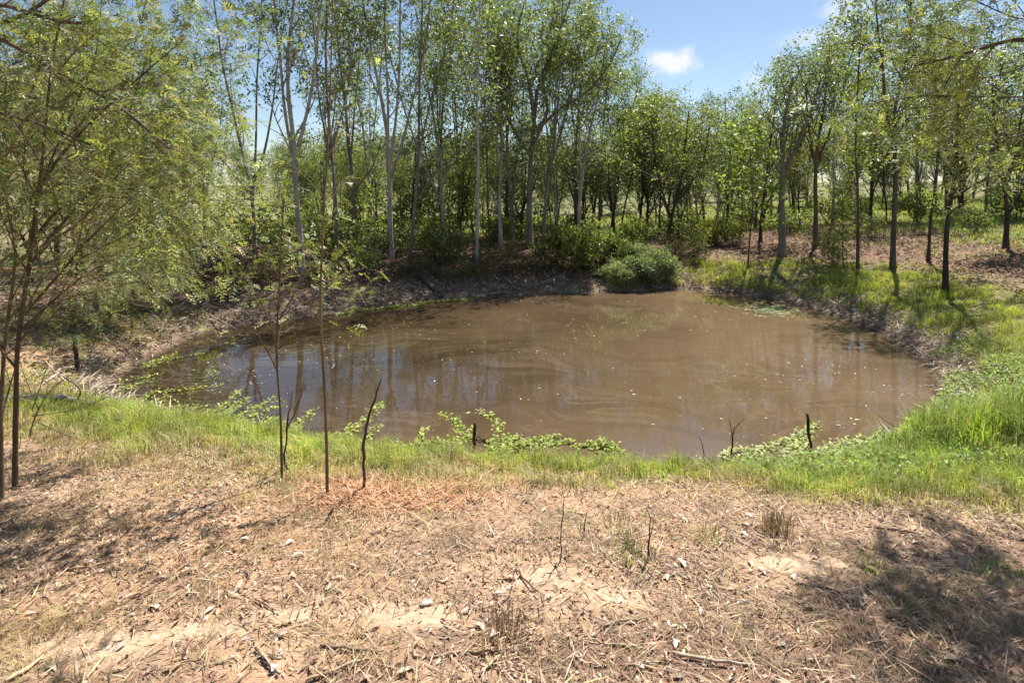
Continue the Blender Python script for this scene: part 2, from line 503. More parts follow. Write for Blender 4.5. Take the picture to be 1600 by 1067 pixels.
# ------------------------------------------------------------------ ground and water
def axis(parts):
    out = []
    for a, b, step in parts:
        out.append(np.arange(a, b, step))
    return np.concatenate(out)
def grow_out(a, step, far, k):
    o = [a]
    while o[-1] < far:
        step *= k
        o.append(o[-1] + step)
    return np.array(o)
half = np.concatenate([np.arange(0, 7, 0.06), grow_out(7, 0.06, 520, 1.045)])
gx = np.concatenate([-half[:0:-1], half])
gy = np.concatenate([-grow_out(1.0, 0.3, 60, 1.3)[::-1] + 1.0, np.arange(0.3, 7.2, 0.05), grow_out(7.2, 0.06, 700, 1.028)])
GX, GY = np.meshgrid(gx, gy)
S = shore(GX, GY)
GZ = height(GX.ravel(), GY.ravel(), S)
gxr, gyr = GX.ravel(), GY.ravel()
SAND_SPOTS = [(150, 1008, .38, .12), (300, 985, .34, .10), (620, 962, .5, .12), (850, 905, .34, .16), (930, 930, .4, .14), (1250, 884, .42, .13), (440, 960, .25, .08)]
_spots = [(gp(a, b), rx, ry) for a, b, rx, ry in SAND_SPOTS]
def sandy(x, y):
    m = np.zeros(len(x))
    for g, rx, ry in _spots:
        m = np.maximum(m, np.exp(-(((x - g[0]) / rx) ** 2 + ((y - g[1]) / ry) ** 2)))
    return m
def near_reach(x):
    """How far up the near bank the grass grows."""
    return np.interp(x, [-5, -3.5, -2, -0.5, 0.8, 1.8, 3, 4, 6], [2.4, 2.6, 2.35, 1.75, 1.6, 1.75, 2.3, 3.0, 3.3])
def ground_colour(x, y, s):
    w = sides(x, y)
    n1 = fnoise(x * 0.8, y * 0.8, 41); n2 = fnoise(x * 2.6, y * 2.6, 43); n3 = fnoise(x * 0.25, y * 0.25, 47)
    def mix(a, b, t):
        return a + (np.asarray(b)[None] - a) * t[:, None]
    c = np.tile(np.array([0.395, 0.26, 0.165]), (len(x), 1))
    c = mix(c, (0.27, 0.18, 0.12), sstep(0.5, 0.7, n2))
    c = mix(c, (0.42, 0.262, 0.16), sstep(0.52, 0.7, n1))
    sm = sstep(0.25, 0.8, sandy(x, y) + 0.5 * (n2 - 0.5))
    c = mix(c, (0.54, 0.375, 0.25), sm)
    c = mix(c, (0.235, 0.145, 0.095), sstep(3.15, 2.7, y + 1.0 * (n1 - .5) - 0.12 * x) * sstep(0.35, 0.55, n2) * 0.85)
    # far bank: dark brown leaf litter, redder to the right
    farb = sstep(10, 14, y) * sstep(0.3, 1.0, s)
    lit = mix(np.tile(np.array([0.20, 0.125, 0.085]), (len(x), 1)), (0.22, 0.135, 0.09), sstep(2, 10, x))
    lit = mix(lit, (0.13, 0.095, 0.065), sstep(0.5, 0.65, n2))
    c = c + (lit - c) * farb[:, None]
    # pasture beyond
    past = np.maximum(sstep(26, 36, y + 4 * (n3 - .5)), sstep(13, 18, x + 3 * (n3 - .5)) * sstep(12, 17, y))
    past = np.maximum(past, sstep(-10, -14, x) * 0.6)
    pc = mix(np.tile(np.array([0.20, 0.19, 0.085]), (len(x), 1)), (0.13, 0.16, 0.055), sstep(0.4, 0.65, n1))
    c = c + (pc - c) * (past * sstep(0.25, 0.5, n1 + .15))[:, None]
    # under the grass of the banks
    gr = np.maximum(w[0] * sstep(near_reach(x), near_reach(x) * 0.6, s), w[2] * sstep(4.2, 3.0, s) * sstep(4, 6, x)) * sstep(0.15, 0.4, s)
    c = mix(c, (0.16, 0.16, 0.06), np.clip(gr, 0, 1) * 0.8)
    # mud margin
    mud = sstep(0.9, 0.15, s + 0.25 * (n2 - .5))
    c = mix(c, (0.235, 0.18, 0.13), mud * sstep(-0.05, 0.2, s) * 0.8)
    c = mix(c, (0.075, 0.055, 0.038), sstep(0.16, 0.0, s))
    return c
ga = Acc()
nx, ny = len(gx), len(gy)
ii = (np.arange(ny - 1)[:, None] * nx + np.arange(nx - 1)[None]).ravel()
ga.add(np.stack([gxr, gyr, GZ], 1), None, np.stack([ii, ii + 1, ii + nx + 1, ii + nx], 1), ground_colour(gxr, gyr, S))
ground = tag(put('ground', ga.mesh('ground', M_GROUND, True)), 'bare sandy soil and banks around the pond', 'ground', kind='structure')

wa = Acc()
ctr = POND.mean(0)
edge = ctr + (POND - ctr) * 1.06
wv = np.vstack([np.c_[edge, np.full(len(edge), WATER_Z)], [[ctr[0], ctr[1], WATER_Z]]])
k = np.arange(len(edge))
wa.add(wv, np.stack([k, (k + 1) % len(edge), np.full(len(edge), len(edge))], 1))
water = tag(put('water', wa.mesh('water', M_WATER)), 'still muddy brown pond water with drifting scum', 'water', kind='structure')

# ------------------------------------------------------------------ tree growing
def pick(rg, pal, n):
    pal = np.asarray(pal, float)
    c = pal[rg.integers(0, len(pal), n)]
    j = 1 + 0.18 * rg.standard_normal((n, 1))
    return np.clip(c * j * (1 + 0.06 * rg.standard_normal((n, 3))), 0.004, 0.9)

def resample(pts, n):
    pts = np.asarray(pts, float)
    if len(pts) > 2:
        pts = catmull(pts, 6)
    seg = np.linalg.norm(np.diff(pts, axis=0), axis=1)
    t = np.concatenate([[0], np.cumsum(seg)]); t /= t[-1]
    u = np.linspace(0, 1, n)
    return np.stack([np.interp(u, t, pts[:, k]) for k in range(3)], 1)

def limb(rg, p, d, length, n, wob, up):
    pts = [p]
    st = length / n
    for _ in range(n):
        d = d + rg.standard_normal(3) * wob
        d[2] += up
        d = d / np.linalg.norm(d)
        p = p + d * st
        pts.append(p)
    return np.array(pts)

def off_dir(rg, t, ang, az):
    ref = np.array([0, 0, 1.0]) if abs(t[2]) < 0.9 else np.array([1.0, 0, 0])
    a = np.cross(t, ref); a /= np.linalg.norm(a); b = np.cross(t, a)
    return t * math.cos(ang) + (a * math.cos(az) + b * math.sin(az)) * math.sin(ang)

def grow(rg, stems, sp):
    """stems: [(points, r0, r1)] -> trunk, branches, crown collectors (local space)."""
    T, B, C = Acc(), Acc(), Acc()
    r_scale = sp.get('thin', 1.0)
    bark = np.array(sp['bark'])
    ends = []
    for si, (pts, r0, r1) in enumerate(stems):
        n = max(6, int(len(pts) * 4))
        q = resample(pts, n)
        ln = np.linalg.norm(np.diff(q, axis=0), axis=1).sum()
        wv_ = resample(rg.standard_normal((6, 3)), n) * ln * sp.get('wob0', 0.004)
        q[1:] += (wv_ - wv_[:1])[1:] * np.minimum(1, np.linspace(0, 1, n) * 3)[1:, None]
        u = np.linspace(0, 1, n)
        rad = r0 + (r1 - r0) * u ** 0.8
        if si == 0 and sp.get('flare', 1):
            rad = rad * (1 + 0.5 * np.exp(-u * ln / 0.25))
        T.tube(q, rad, sp.get('sides', 8), bark * (1 + 0.12 * rg.standard_normal()), rough=0.05, rg=rg)
        tan = unit(np.gradient(q, axis=0))
        n1 = sp['n1'] if not isinstance(sp['n1'], (list, tuple)) else sp['n1'][min(si, len(sp['n1']) - 1)]
        az = rg.uniform(0, 6.28)
        for k in range(n1):
            t = sp['t0'] + (1 - sp['t0']) * (k + rg.uniform(0, 1)) / n1
            t = min(t, 0.995)
            i = int(t * (n - 1)); fr = t * (n - 1) - i
            p = q[i] + (q[min(i + 1, n - 1)] - q[i]) * fr
            az += 2.4 + rg.uniform(-.5, .5)
            ang = R(sp['a1'] + rg.uniform(-12, 12))
            d = off_dir(rg, tan[i], ang, az)
            if 'pull' in sp:
                d = d + np.asarray(sp['pull']) * rg.uniform(0.3, 1); d /= np.linalg.norm(d)
            L = sp['l1'] * (1 - 0.45 * (t - sp['t0']) / (1 - sp['t0'] + 1e-6)) * rg.uniform(0.6, 1.25)
            bp = limb(rg, p, d, L, 5, sp.get('w1', 0.14), sp.get('u1', 0.05))
            rb = min(rad[i] * 0.55, sp.get('r1', 0.03)) * (0.6 + 0.4 * L / sp['l1'])
            B.tube(bp, np.linspace(rb, rb * 0.3, 6), 4, bark * sp.get('twigtone', 0.8), cap=False)
            btan = unit(np.gradient(bp, axis=0))
            n2 = max(1, int(round(sp['n2'] * rg.uniform(0.7, 1.3))))
            for j in range(n2):
                t2 = sp.get('t2', 0.3) + (1 - sp.get('t2', 0.3)) * (j + rg.uniform(0, 1)) / n2
                i2 = min(int(t2 * 5), 4); f2 = t2 * 5 - i2
                p2 = bp[i2] + (bp[i2 + 1] - bp[i2]) * min(f2, 1)
                d2 = off_dir(rg, btan[i2], R(sp['a2'] + rg.uniform(-15, 15)), rg.uniform(0, 6.28))
                L2 = sp['l2'] * rg.uniform(0.6, 1.3)
                tp = limb(rg, p2, d2, L2, 3, 0.2, sp.get('u2', 0.0))
                B.tube(tp, np.linspace(rb * 0.42, rb * 0.12, 4), 3, bark * sp.get('twigtone', 0.8), cap=False)
                ends.append(tp)
            ends.append(bp[-4:])
    if ends and sp.get('leaf'):
        lf = sp['leaf']
        E = np.array(ends)                        # m,4,3
        m = len(E)
        if lf.get('bare', 0):
            E = E[rg.uniform(size=m) > lf['bare']]; m = len(E)
        k = lf['k']
        idx = np.repeat(np.arange(m), k)
        t = rg.uniform(lf.get('from', 0.25), 1.0, len(idx)) ** 0.8 * 3
        i0 = np.minimum(t.astype(int), 2); fr = (t - i0)[:, None]
        base = E[idx, i0] + (E[idx, i0 + 1] - E[idx, i0]) * fr
        tdir = unit(E[idx, i0 + 1] - E[idx, i0])
        pos = base + rg.standard_normal((len(idx), 3)) * lf['spread'] * np.array([1, 1, 0.8])
        if lf.get('frond'):
            # feathery leaf: a midrib with two rows of narrow leaflets
            d = unit(tdir * 0.8 + rg.standard_normal((len(idx), 3)) * 0.55 + np.array([0, 0, lf.get('lift', -0.05)]))
            nr = unit(np.array([0, 0, 1.0]) + rg.standard_normal((len(idx), 3)) * 0.35)
            sd = unit(np.cross(d, nr)); nr = np.cross(sd, d)
            FL = lf['L'] * rg.uniform(0.6, 1.3, len(idx))
            colr = pick(rg, sp['leafcol'], len(idx))
            npair = lf['pairs']
            for q in range(npair):
                f = (q + 0.5) / npair
                droop = -0.35 * f * f
                at = base * 0 + pos + d * (FL * f)[:, None] + np.array([0, 0, 1.0]) * (FL * droop)[:, None]
                pl = FL * lf['pin'] * (1 - abs(f - 0.4) * 0.9)
                for s in (-1, 1):
                    pd = unit(sd * s * rg.uniform(.5, 1.1, len(idx))[:, None] + d * 0.9 + rg.standard_normal((len(idx), 3)) * .22 + np.array([0, 0, -0.1]))
                    C.leaves(at, pd, nr, pl, lf['W'], colr, fold=0.1)
        else:
            d = unit(tdir * lf.get('along', 0.4) + rg.standard_normal((len(idx), 3)) * 0.7 + np.array([0, 0, -lf.get('droop', 0.5)]))
            nr = unit(rg.standard_normal((len(idx), 3)) + np.array([0, 0, 0.6]))
            C.leaves(pos, d, nr, lf['L'] * rg.uniform(0.6, 1.3, len(idx)), lf['W'] * rg.uniform(0.7, 1.2, len(idx)), pick(rg, sp['leafcol'], len(idx)), fold=0.2)
    return T, B, C

def tree_meshes(name, rg, stems, sp):
    T, B, C = grow(rg, stems, sp)
    return {'trunk': T.mesh(name + '_trunk', M_BARK, True),
            'branches': B.mesh(name + '_branches', M_BARK, True) if B.n else None,
            'crown': C.mesh(name + '_crown', M_FEATHER if sp.get('leaf', {}).get('frond') else M_LEAF) if C.n else None}

def place(name, meshes, loc, label, cat, group=None, rot=0.0, scale=1.0):
    e = empty(name, loc)
    e.rotation_euler[2] = rot
    e.scale = (scale,) * 3 if not isinstance(scale, tuple) else scale
    tag(e, label, cat, group)
    for part in ('trunk', 'branches', 'crown'):
        if meshes.get(part):
            o = put(part, meshes[part], e)
            if part != 'trunk':
                o['kind'] = 'stuff'
    return e

# colours are those of the leaf itself (linear reflectance)
GUM = [(0.155, 0.19, 0.07), (0.20, 0.235, 0.08), (0.11, 0.145, 0.055), (0.25, 0.275, 0.095), (0.17, 0.195, 0.10)]
GUM_BLUE = [(0.135, 0.175, 0.095), (0.17, 0.21, 0.11), (0.10, 0.135, 0.07), (0.21, 0.245, 0.11)]
GUM_LIME = [(0.25, 0.28, 0.075), (0.30, 0.325, 0.09), (0.20, 0.24, 0.065), (0.15, 0.19, 0.055)]
DARKLEAF = [(0.10, 0.13, 0.045), (0.125, 0.15, 0.055), (0.15, 0.17, 0.06)]
WATTLE = [(0.19, 0.23, 0.075), (0.26, 0.29, 0.10), (0.14, 0.175, 0.06), (0.38, 0.38, 0.18), (0.10, 0.13, 0.045)]
SHRUB = [(0.17, 0.205, 0.065), (0.22, 0.25, 0.075), (0.13, 0.165, 0.05), (0.27, 0.29, 0.085)]
PALE = (0.37, 0.345, 0.305); GREY = (0.20, 0.18, 0.155); DARK = (0.06, 0.048, 0.04); BROWN = (0.13, 0.095, 0.065)

def spec(**kw):
    d = dict(bark=PALE, n1=11, t0=0.35, a1=36, l1=1.9, w1=0.13, u1=0.07, r1=0.035, n2=5, a2=42, l2=0.75, u2=0.0, leafcol=GUM,
             leaf=dict(k=24, bare=0.40, spread=0.15, L=0.14, W=0.058, droop=0.5, **{'from': 0.45}))
    d.update(kw)
    return d

def hero(name, seed, base, stems, label, cat='tree', r=0.09, sp=None, depth=None, spread=0.5, thin=0.8, rf=None):
    """A tree whose stems follow the photograph; base and stems in pixels, put at the depth of its foot."""
    rg = rng_of(seed)
    g = gp(*base) if depth is None else P(base[0], base[1], depth)
    if depth is not None:
        g[2] = h1(g[0], g[1])
    out = []
    for si, st in enumerate(stems):
        k = len(st)
        pts = []
        yo = rg.uniform(-1, 1) * spread
        for i, (px, py, *dd) in enumerate(st):
            off = yo * (i / max(k - 1, 1)) if si or i else 0
            pts.append(P(px, py, g[1] + (dd[0] if dd else off)) - g)
        rr = r * thin if si == 0 else r * thin * 0.6
        if rf:
            rr = r * rf[min(si, len(rf) - 1)]
        if si == 0:
            pts.insert(0, np.array([0, 0, -0.15]))
        out.append((np.array(pts), rr, rr * 0.28))
    return place(name, tree_meshes(name, rg, out, sp or spec()), g, label, cat)

# ------------------------------------------------------------------ the trees of the far bank, left to right
hero('gum_tree', 11, (398, 398), [[(396, 330), (385, 270), (362, 180), (345, 90), (330, -20)], [(394, 322), (400, 230), (402, 120), (410, 0), (415, -120)],
     [(392, 300), (418, 220), (436, 110), (452, -30)], [(388, 300), (340, 240), (300, 170)]],
     'many-stemmed grey gum fanning out beside the pale field gap, beyond the brush pile', r=0.10, sp=spec(bark=GREY, leafcol=GUM_BLUE, n1=9, t0=0.4))
hero('gum_tree', 12, (472, 438), [[(470, 360), (464, 270), (455, 150), (462, 0), (466, -160)], [(462, 260), (442, 160), (430, 40), (425, -120)],
     [(466, 230), (492, 120), (508, -20), (515, -140)]],
     'pale-trunked gum standing at the water behind the thin pond-edge saplings', r=0.115, sp=spec(leafcol=GUM_BLUE, n1=13, t0=0.3))
hero('gum_tree', 13, (527, 415), [[(524, 340), (518, 240), (512, 130), (512, 0), (516, -140)], [(518, 250), (498, 150), (486, 20), (480, -80)], [(520, 230), (545, 130), (560, 10)]],
     'slim grey gum just right of the pale gum at the water', r=0.085, sp=spec(bark=GREY, leafcol=GUM, n1=12, t0=0.35))
hero('gum_tree', 14, (612, 405), [[(608, 330), (605, 260), (590, 150), (572, 30), (560, -100)], [(606, 270), (606, 150), (603, 0), (600, -160)],
     [(608, 265), (622, 150), (628, 10), (632, -150)], [(610, 280), (640, 180), (662, 60), (680, -80)]],
     'white-limbed gum forking into four tall stems above the bare slope', r=0.12, sp=spec(n1=11, t0=0.4, leafcol=GUM))
hero('gum_tree', 15, (640, 405), [[(646, 330), (650, 250), (652, 120), (658, -20), (660, -140)], [(649, 260), (672, 170), (700, 70), (712, -20)], [(645, 320), (690, 262), (730, 225)]],
     'leaning brown-footed gum touching the four-stemmed gum', r=0.085, sp=spec(bark=GREY, n1=12, t0=0.35, leafcol=GUM))
hero('gum_tree', 16, (745, 425), [[(745, 340), (747, 220), (748, 100), (750, -40), (752, -180)]],
     'single straight pole-like gum rising from the bank edge, right of the fallen log', r=0.075, sp=spec(bark=PALE, n1=26, t0=0.28, l1=1.5, leafcol=GUM_LIME))
hero('gum_tree', 17, (765, 395), [[(764, 300), (762, 180), (762, 40), (764, -60)]],
     'thin dark gum stem close behind the straight pole-like gum', r=0.05, sp=spec(bark=BROWN, n1=20, t0=0.3, l1=1.6, leafcol=GUM))
hero('old_gum_tree', 18, (828, 388), [[(826, 310), (828, 240), (834, 190), (826, 130), (812, 70), (822, 0)], [(828, 235), (852, 180), (846, 130), (872, 70), (866, 0)],
     [(830, 210), (880, 170), (915, 150), (950, 110), (975, 60)], [(826, 240), (795, 190), (782, 140), (790, 80)], [(834, 190), (846, 120), (880, 40), (905, -20)]],
     'old thick-trunked gum with crooked twisting limbs in the middle of the far bank', r=0.17,
     sp=spec(bark=GREY, n1=[8, 13, 14, 13, 13], t0=0.3, a1=50, l1=1.8, w1=0.25, leafcol=GUM_LIME, wob0=0.008, sides=9))
hero('gum_tree', 19, (868, 378), [[(869, 300), (868, 200), (868, 80), (866, -40), (864, -140)], [(870, 230), (892, 130), (905, 20), (915, -80)]],
     'straight pale gum in front of the old crooked gum', r=0.085, sp=spec(n1=14, t0=0.35, leafcol=GUM))
SHEOAK = spec(bark=DARK, n1=15, t0=0.3, a1=45, l1=1.3, r1=0.022, n2=6, l2=0.6, leafcol=GUM_LIME, twigtone=1.2, leaf=dict(k=20, spread=0.16, L=0.14, W=0.05, droop=0.5))
hero('gum_tree', 20, (925, 362), [[(930, 320), (944, 272), (968, 240), (1000, 205), (1030, 150)], [(940, 285), (958, 215), (985, 130)]],
     'black leaning tree sloping to the right behind the vine-covered bush', r=0.085, sp=SHEOAK)
hero('gum_tree', 21, (955, 362), [[(960, 310), (972, 240), (986, 170), (1000, 110)], [(968, 262), (950, 190), (945, 120)]],
     'upright black-stemmed tree left of the pair beside the vine-covered bush', r=0.06, sp=SHEOAK)
hero('gum_tree', 22, (968, 372), [[(978, 310), (992, 250), (1012, 205), (1035, 165)], [(985, 280), (1002, 215), (1010, 165)]],
     'black-stemmed tree tilting right, nearer of the pair beside the vine-covered bush', r=0.06, sp=SHEOAK)
hero('gum_tree', 23, (1042, 388), [[(1050, 330), (1064, 270), (1070, 220), (1074, 175)], [(1052, 325), (1095, 260), (1110, 195)], [(1048, 340), (1025, 265), (1018, 180)]],
     'dark forked tree with brushwood at its foot behind the round green bush', r=0.10, sp=spec(bark=DARK, n1=16, t0=0.3, l1=1.5, leafcol=GUM, a1=45, twigtone=1.5))
hero('gum_tree', 24, (1188, 378), [[(1190, 330), (1196, 270), (1206, 190), (1212, 130)], [(1192, 345), (1202, 310), (1230, 250), (1240, 180)]],
     'dark double-trunked tree standing in leaf litter left of the thick grey trunk', r=0.09, sp=spec(bark=DARK, n1=13, t0=0.4, leafcol=DARKLEAF + GUM, l1=1.6))
hero('gum_tree', 25, (1222, 403), [[(1222, 350), (1222, 290), (1226, 200), (1240, 120)], [(1223, 280), (1260, 190), (1292, 90)]],
     'thick grey trunk with smooth bark standing alone in the leaf litter', r=0.165, sp=spec(bark=GREY, n1=13, t0=0.45, leafcol=GUM_BLUE, l1=1.6, sides=10))
hero('gum_tree', 26, (1274, 386), [[(1275, 330), (1276, 240), (1290, 150), (1300, 75)], [(1276, 270), (1262, 190), (1256, 120)], [(1278, 250), (1312, 170), (1330, 90)]],
     'double-stemmed brown gum right of the thick grey trunk', r=0.115, sp=spec(bark=BROWN, n1=13, t0=0.35, leafcol=GUM_BLUE, l1=1.9))
hero('gum_tree', 27, (1340, 422), [[(1340, 360), (1338, 280), (1337, 200), (1342, 120), (1346, 40)]],
     'slender straight tree with lime leaves at the edge of the grass bank', r=0.062, sp=spec(bark=BROWN, n1=22, t0=0.3, l1=1.2, leafcol=GUM_LIME))
hero('gum_tree', 28, (1395, 420), [[(1396, 350), (1398, 270), (1400, 170), (1418, 60), (1425, -60)], [(1399, 250), (1382, 140), (1372, 20), (1368, -80)]],
     'tall dark-barked gum casting its shadow down the grass bank', r=0.10, sp=spec(bark=(0.10, 0.08, 0.065), n1=14, t0=0.35, leafcol=GUM, l1=1.7))
hero('gum_tree', 29, (1450, 408), [[(1455, 340), (1464, 270), (1468, 190), (1470, 100)]],
     'thin black trunk standing between the two taller dark trees on the bank', r=0.06, sp=spec(bark=DARK, n1=18, t0=0.4, leafcol=DARKLEAF + GUM, l1=1.2))
hero('gum_tree', 30, (1477, 458), [[(1480, 380), (1488, 300), (1495, 230), (1498, 170), (1505, 80)], [(1488, 310), (1530, 285), (1570, 270)], [(1493, 240), (1470, 180), (1455, 110)]],
     'crooked black tree lowest on the right-hand grass bank', r=0.085, sp=spec(bark=DARK, n1=[16, 7, 9], t0=0.35, leafcol=WATTLE, l1=1.0, n2=5, l2=0.5, leaf=dict(k=7, spread=0.1, L=0.16, W=0.010, frond=1, pairs=7, pin=0.30)))
hero('gum_tree', 31, (1571, 390), [[(1572, 330), (1566, 270), (1556, 210), (1548, 120)], [(1572, 340), (1598, 300), (1625, 240)], [(1568, 290), (1588, 230), (1600, 140)]],
     'dark forked tree farthest right on the sunlit slope', r=0.10, sp=spec(bark=DARK, n1=13, t0=0.3, leafcol=DARKLEAF + WATTLE, l1=1.6))
hero('young_gum_tree', 32, (1168, 416), [[(1172, 370), (1176, 310), (1174, 250), (1170, 200)]],
     'young sapling with large bright lime leaves on the grass by the pond tip', r=0.035,
     sp=spec(bark=BROWN, n1=22, t0=0.32, l1=1.15, a1=58, u1=0.02, n2=4, l2=0.45, leafcol=[(0.19, 0.26, 0.07), (0.25, 0.31, 0.09), (0.15, 0.21, 0.055)], leaf=dict(k=13, spread=0.12, L=0.15, W=0.095, droop=0.3)))
hero('young_gum_tree', 33, (1318, 415), [[(1317, 370), (1316, 320), (1318, 290)]],
     'short thin sapling right beside the slender lime-leaved tree', r=0.022, sp=spec(bark=BROWN, n1=12, t0=0.3, l1=0.6, n2=3, l2=0.3, leafcol=GUM_LIME, leaf=dict(k=12, spread=0.1, L=0.12, W=0.06, droop=0.4)))
print('heroes', TRIS)

# ------------------------------------------------------------------ filler trees: a few kinds, copied as individuals
def kind_tree(name, seed, H, n_st, r, sp, lean=0.05):
    rg = rng_of(seed)
    stems = []
    main = limb(rg, np.array([0, 0, -0.15]), np.array([rg.uniform(-lean, lean), rg.uniform(-lean, lean), 1.0]), H, 6, 0.045, 0.08)
    stems.append((main, r, r * 0.22))
    for k in range(n_st - 1):
        i = rg.integers(1, 4)
        d = off_dir(rg, unit(main[i + 1] - main[i]), R(rg.uniform(12, 26)), rg.uniform(0, 6.28))
        stems.append((limb(rg, main[i], d, H * (1 - i / 6.5) * rg.uniform(0.8, 1), 5, 0.05, 0.14), r * 0.5, r * 0.14))
    return tree_meshes(name, rg, stems, sp), H

FK = [kind_tree('slim_gum', 101, 8.0, 3, 0.065, spec(bark=GREY, n1=10, t0=0.18, l1=1.6, leafcol=GUM)),
      kind_tree('broad_gum', 102, 8.0, 4, 0.085, spec(bark=GREY, n1=12, t0=0.25, a1=48, l1=2.1, leafcol=GUM_LIME)),
      kind_tree('blue_gum', 103, 8.0, 3, 0.07, spec(bark=PALE, n1=9, t0=0.22, a1=32, l1=1.7, leafcol=GUM_BLUE)),
      kind_tree('dark_tree', 104, 8.0, 4, 0.095, spec(bark=DARK, n1=15, t0=0.12, a1=50, l1=1.9, leafcol=DARKLEAF + GUM)),
      kind_tree('bushy_gum', 105, 6.0, 5, 0.08, spec(bark=BROWN, n1=13, t0=0.1, a1=52, l1=1.6, leafcol=SHRUB + GUM_LIME, leaf=dict(k=22, bare=0.36, spread=0.18, L=0.145, W=0.062, droop=0.4)))]
rgF = rng_of(500)
def filler(kind, px, d, top, label, group, name='gum_tree'):
    x = (px - 800) / F * d
    z = h1(x, d)
    H = CAM_Z + (HORIZON - top) / F * d - z
    ms, H0 = FK[kind]
    s = H / H0
    w = max(0.75, min(1.35, s)) if s > 0.5 else s
    return place(name, ms, (x, d, z), label, 'tree', group, rot=rgF.uniform(0, 6.28), scale=(w, w, s))
MARKS = [(-140, 'the very left edge'), (-40, 'the thick-foliaged wattle'), (25, 'the dark-stemmed wattle'), (70, 'the tall back wattle'), (140, 'the broad olive wattle'), (205, 'the low bushy wattle'), (300, 'the brush pile'), (395, 'the many-stemmed grey gum'), (470, 'the pale gum at the water'), (527, 'the slim grey gum'), (612, 'the four-stemmed gum'), (655, 'the leaning brown-footed gum'), (746, 'the pole-like gum'),
         (828, 'the old crooked gum'), (880, 'the vine-covered bush'), (945, 'the black leaning tree'), (985, 'the black-stemmed pair'), (1045, 'the brushwood tree'), (1110, 'the yellow-green shrub'), (1170, 'the lime sapling'), (1222, 'the thick grey trunk'),
         (1276, 'the double-stemmed brown gum'), (1340, 'the slender lime-leaved tree'), (1397, 'the tall dark-barked gum'), (1455, 'the thin black trunk'), (1485, 'the crooked black tree'), (1575, 'the dark forked tree at the right edge')]
USED = {}
def unique_label(look, px, d, noun, sides_=26):
    mp, mark = min(MARKS, key=lambda m: abs(m[0] - px))
    where = 'directly behind' if abs(px - mp) < 9 else ('behind, left of' if px < mp else 'behind, right of')
    lab = f'{look} {noun} {where} {mark}'
    if lab in USED:
        lab = f'{look} {noun} farther {where} {mark}'
    if lab in USED:
        lab = f'{look} {noun} far back {where} {mark}'
    if lab in USED:
        lab = f'another {look} {noun} deep {where} {mark}'
    USED[lab] = 1
    return lab
LOOKS = ['slim grey-barked', 'broad lime-crowned', 'pale-barked blue-green', 'dark-stemmed', 'low bushy']

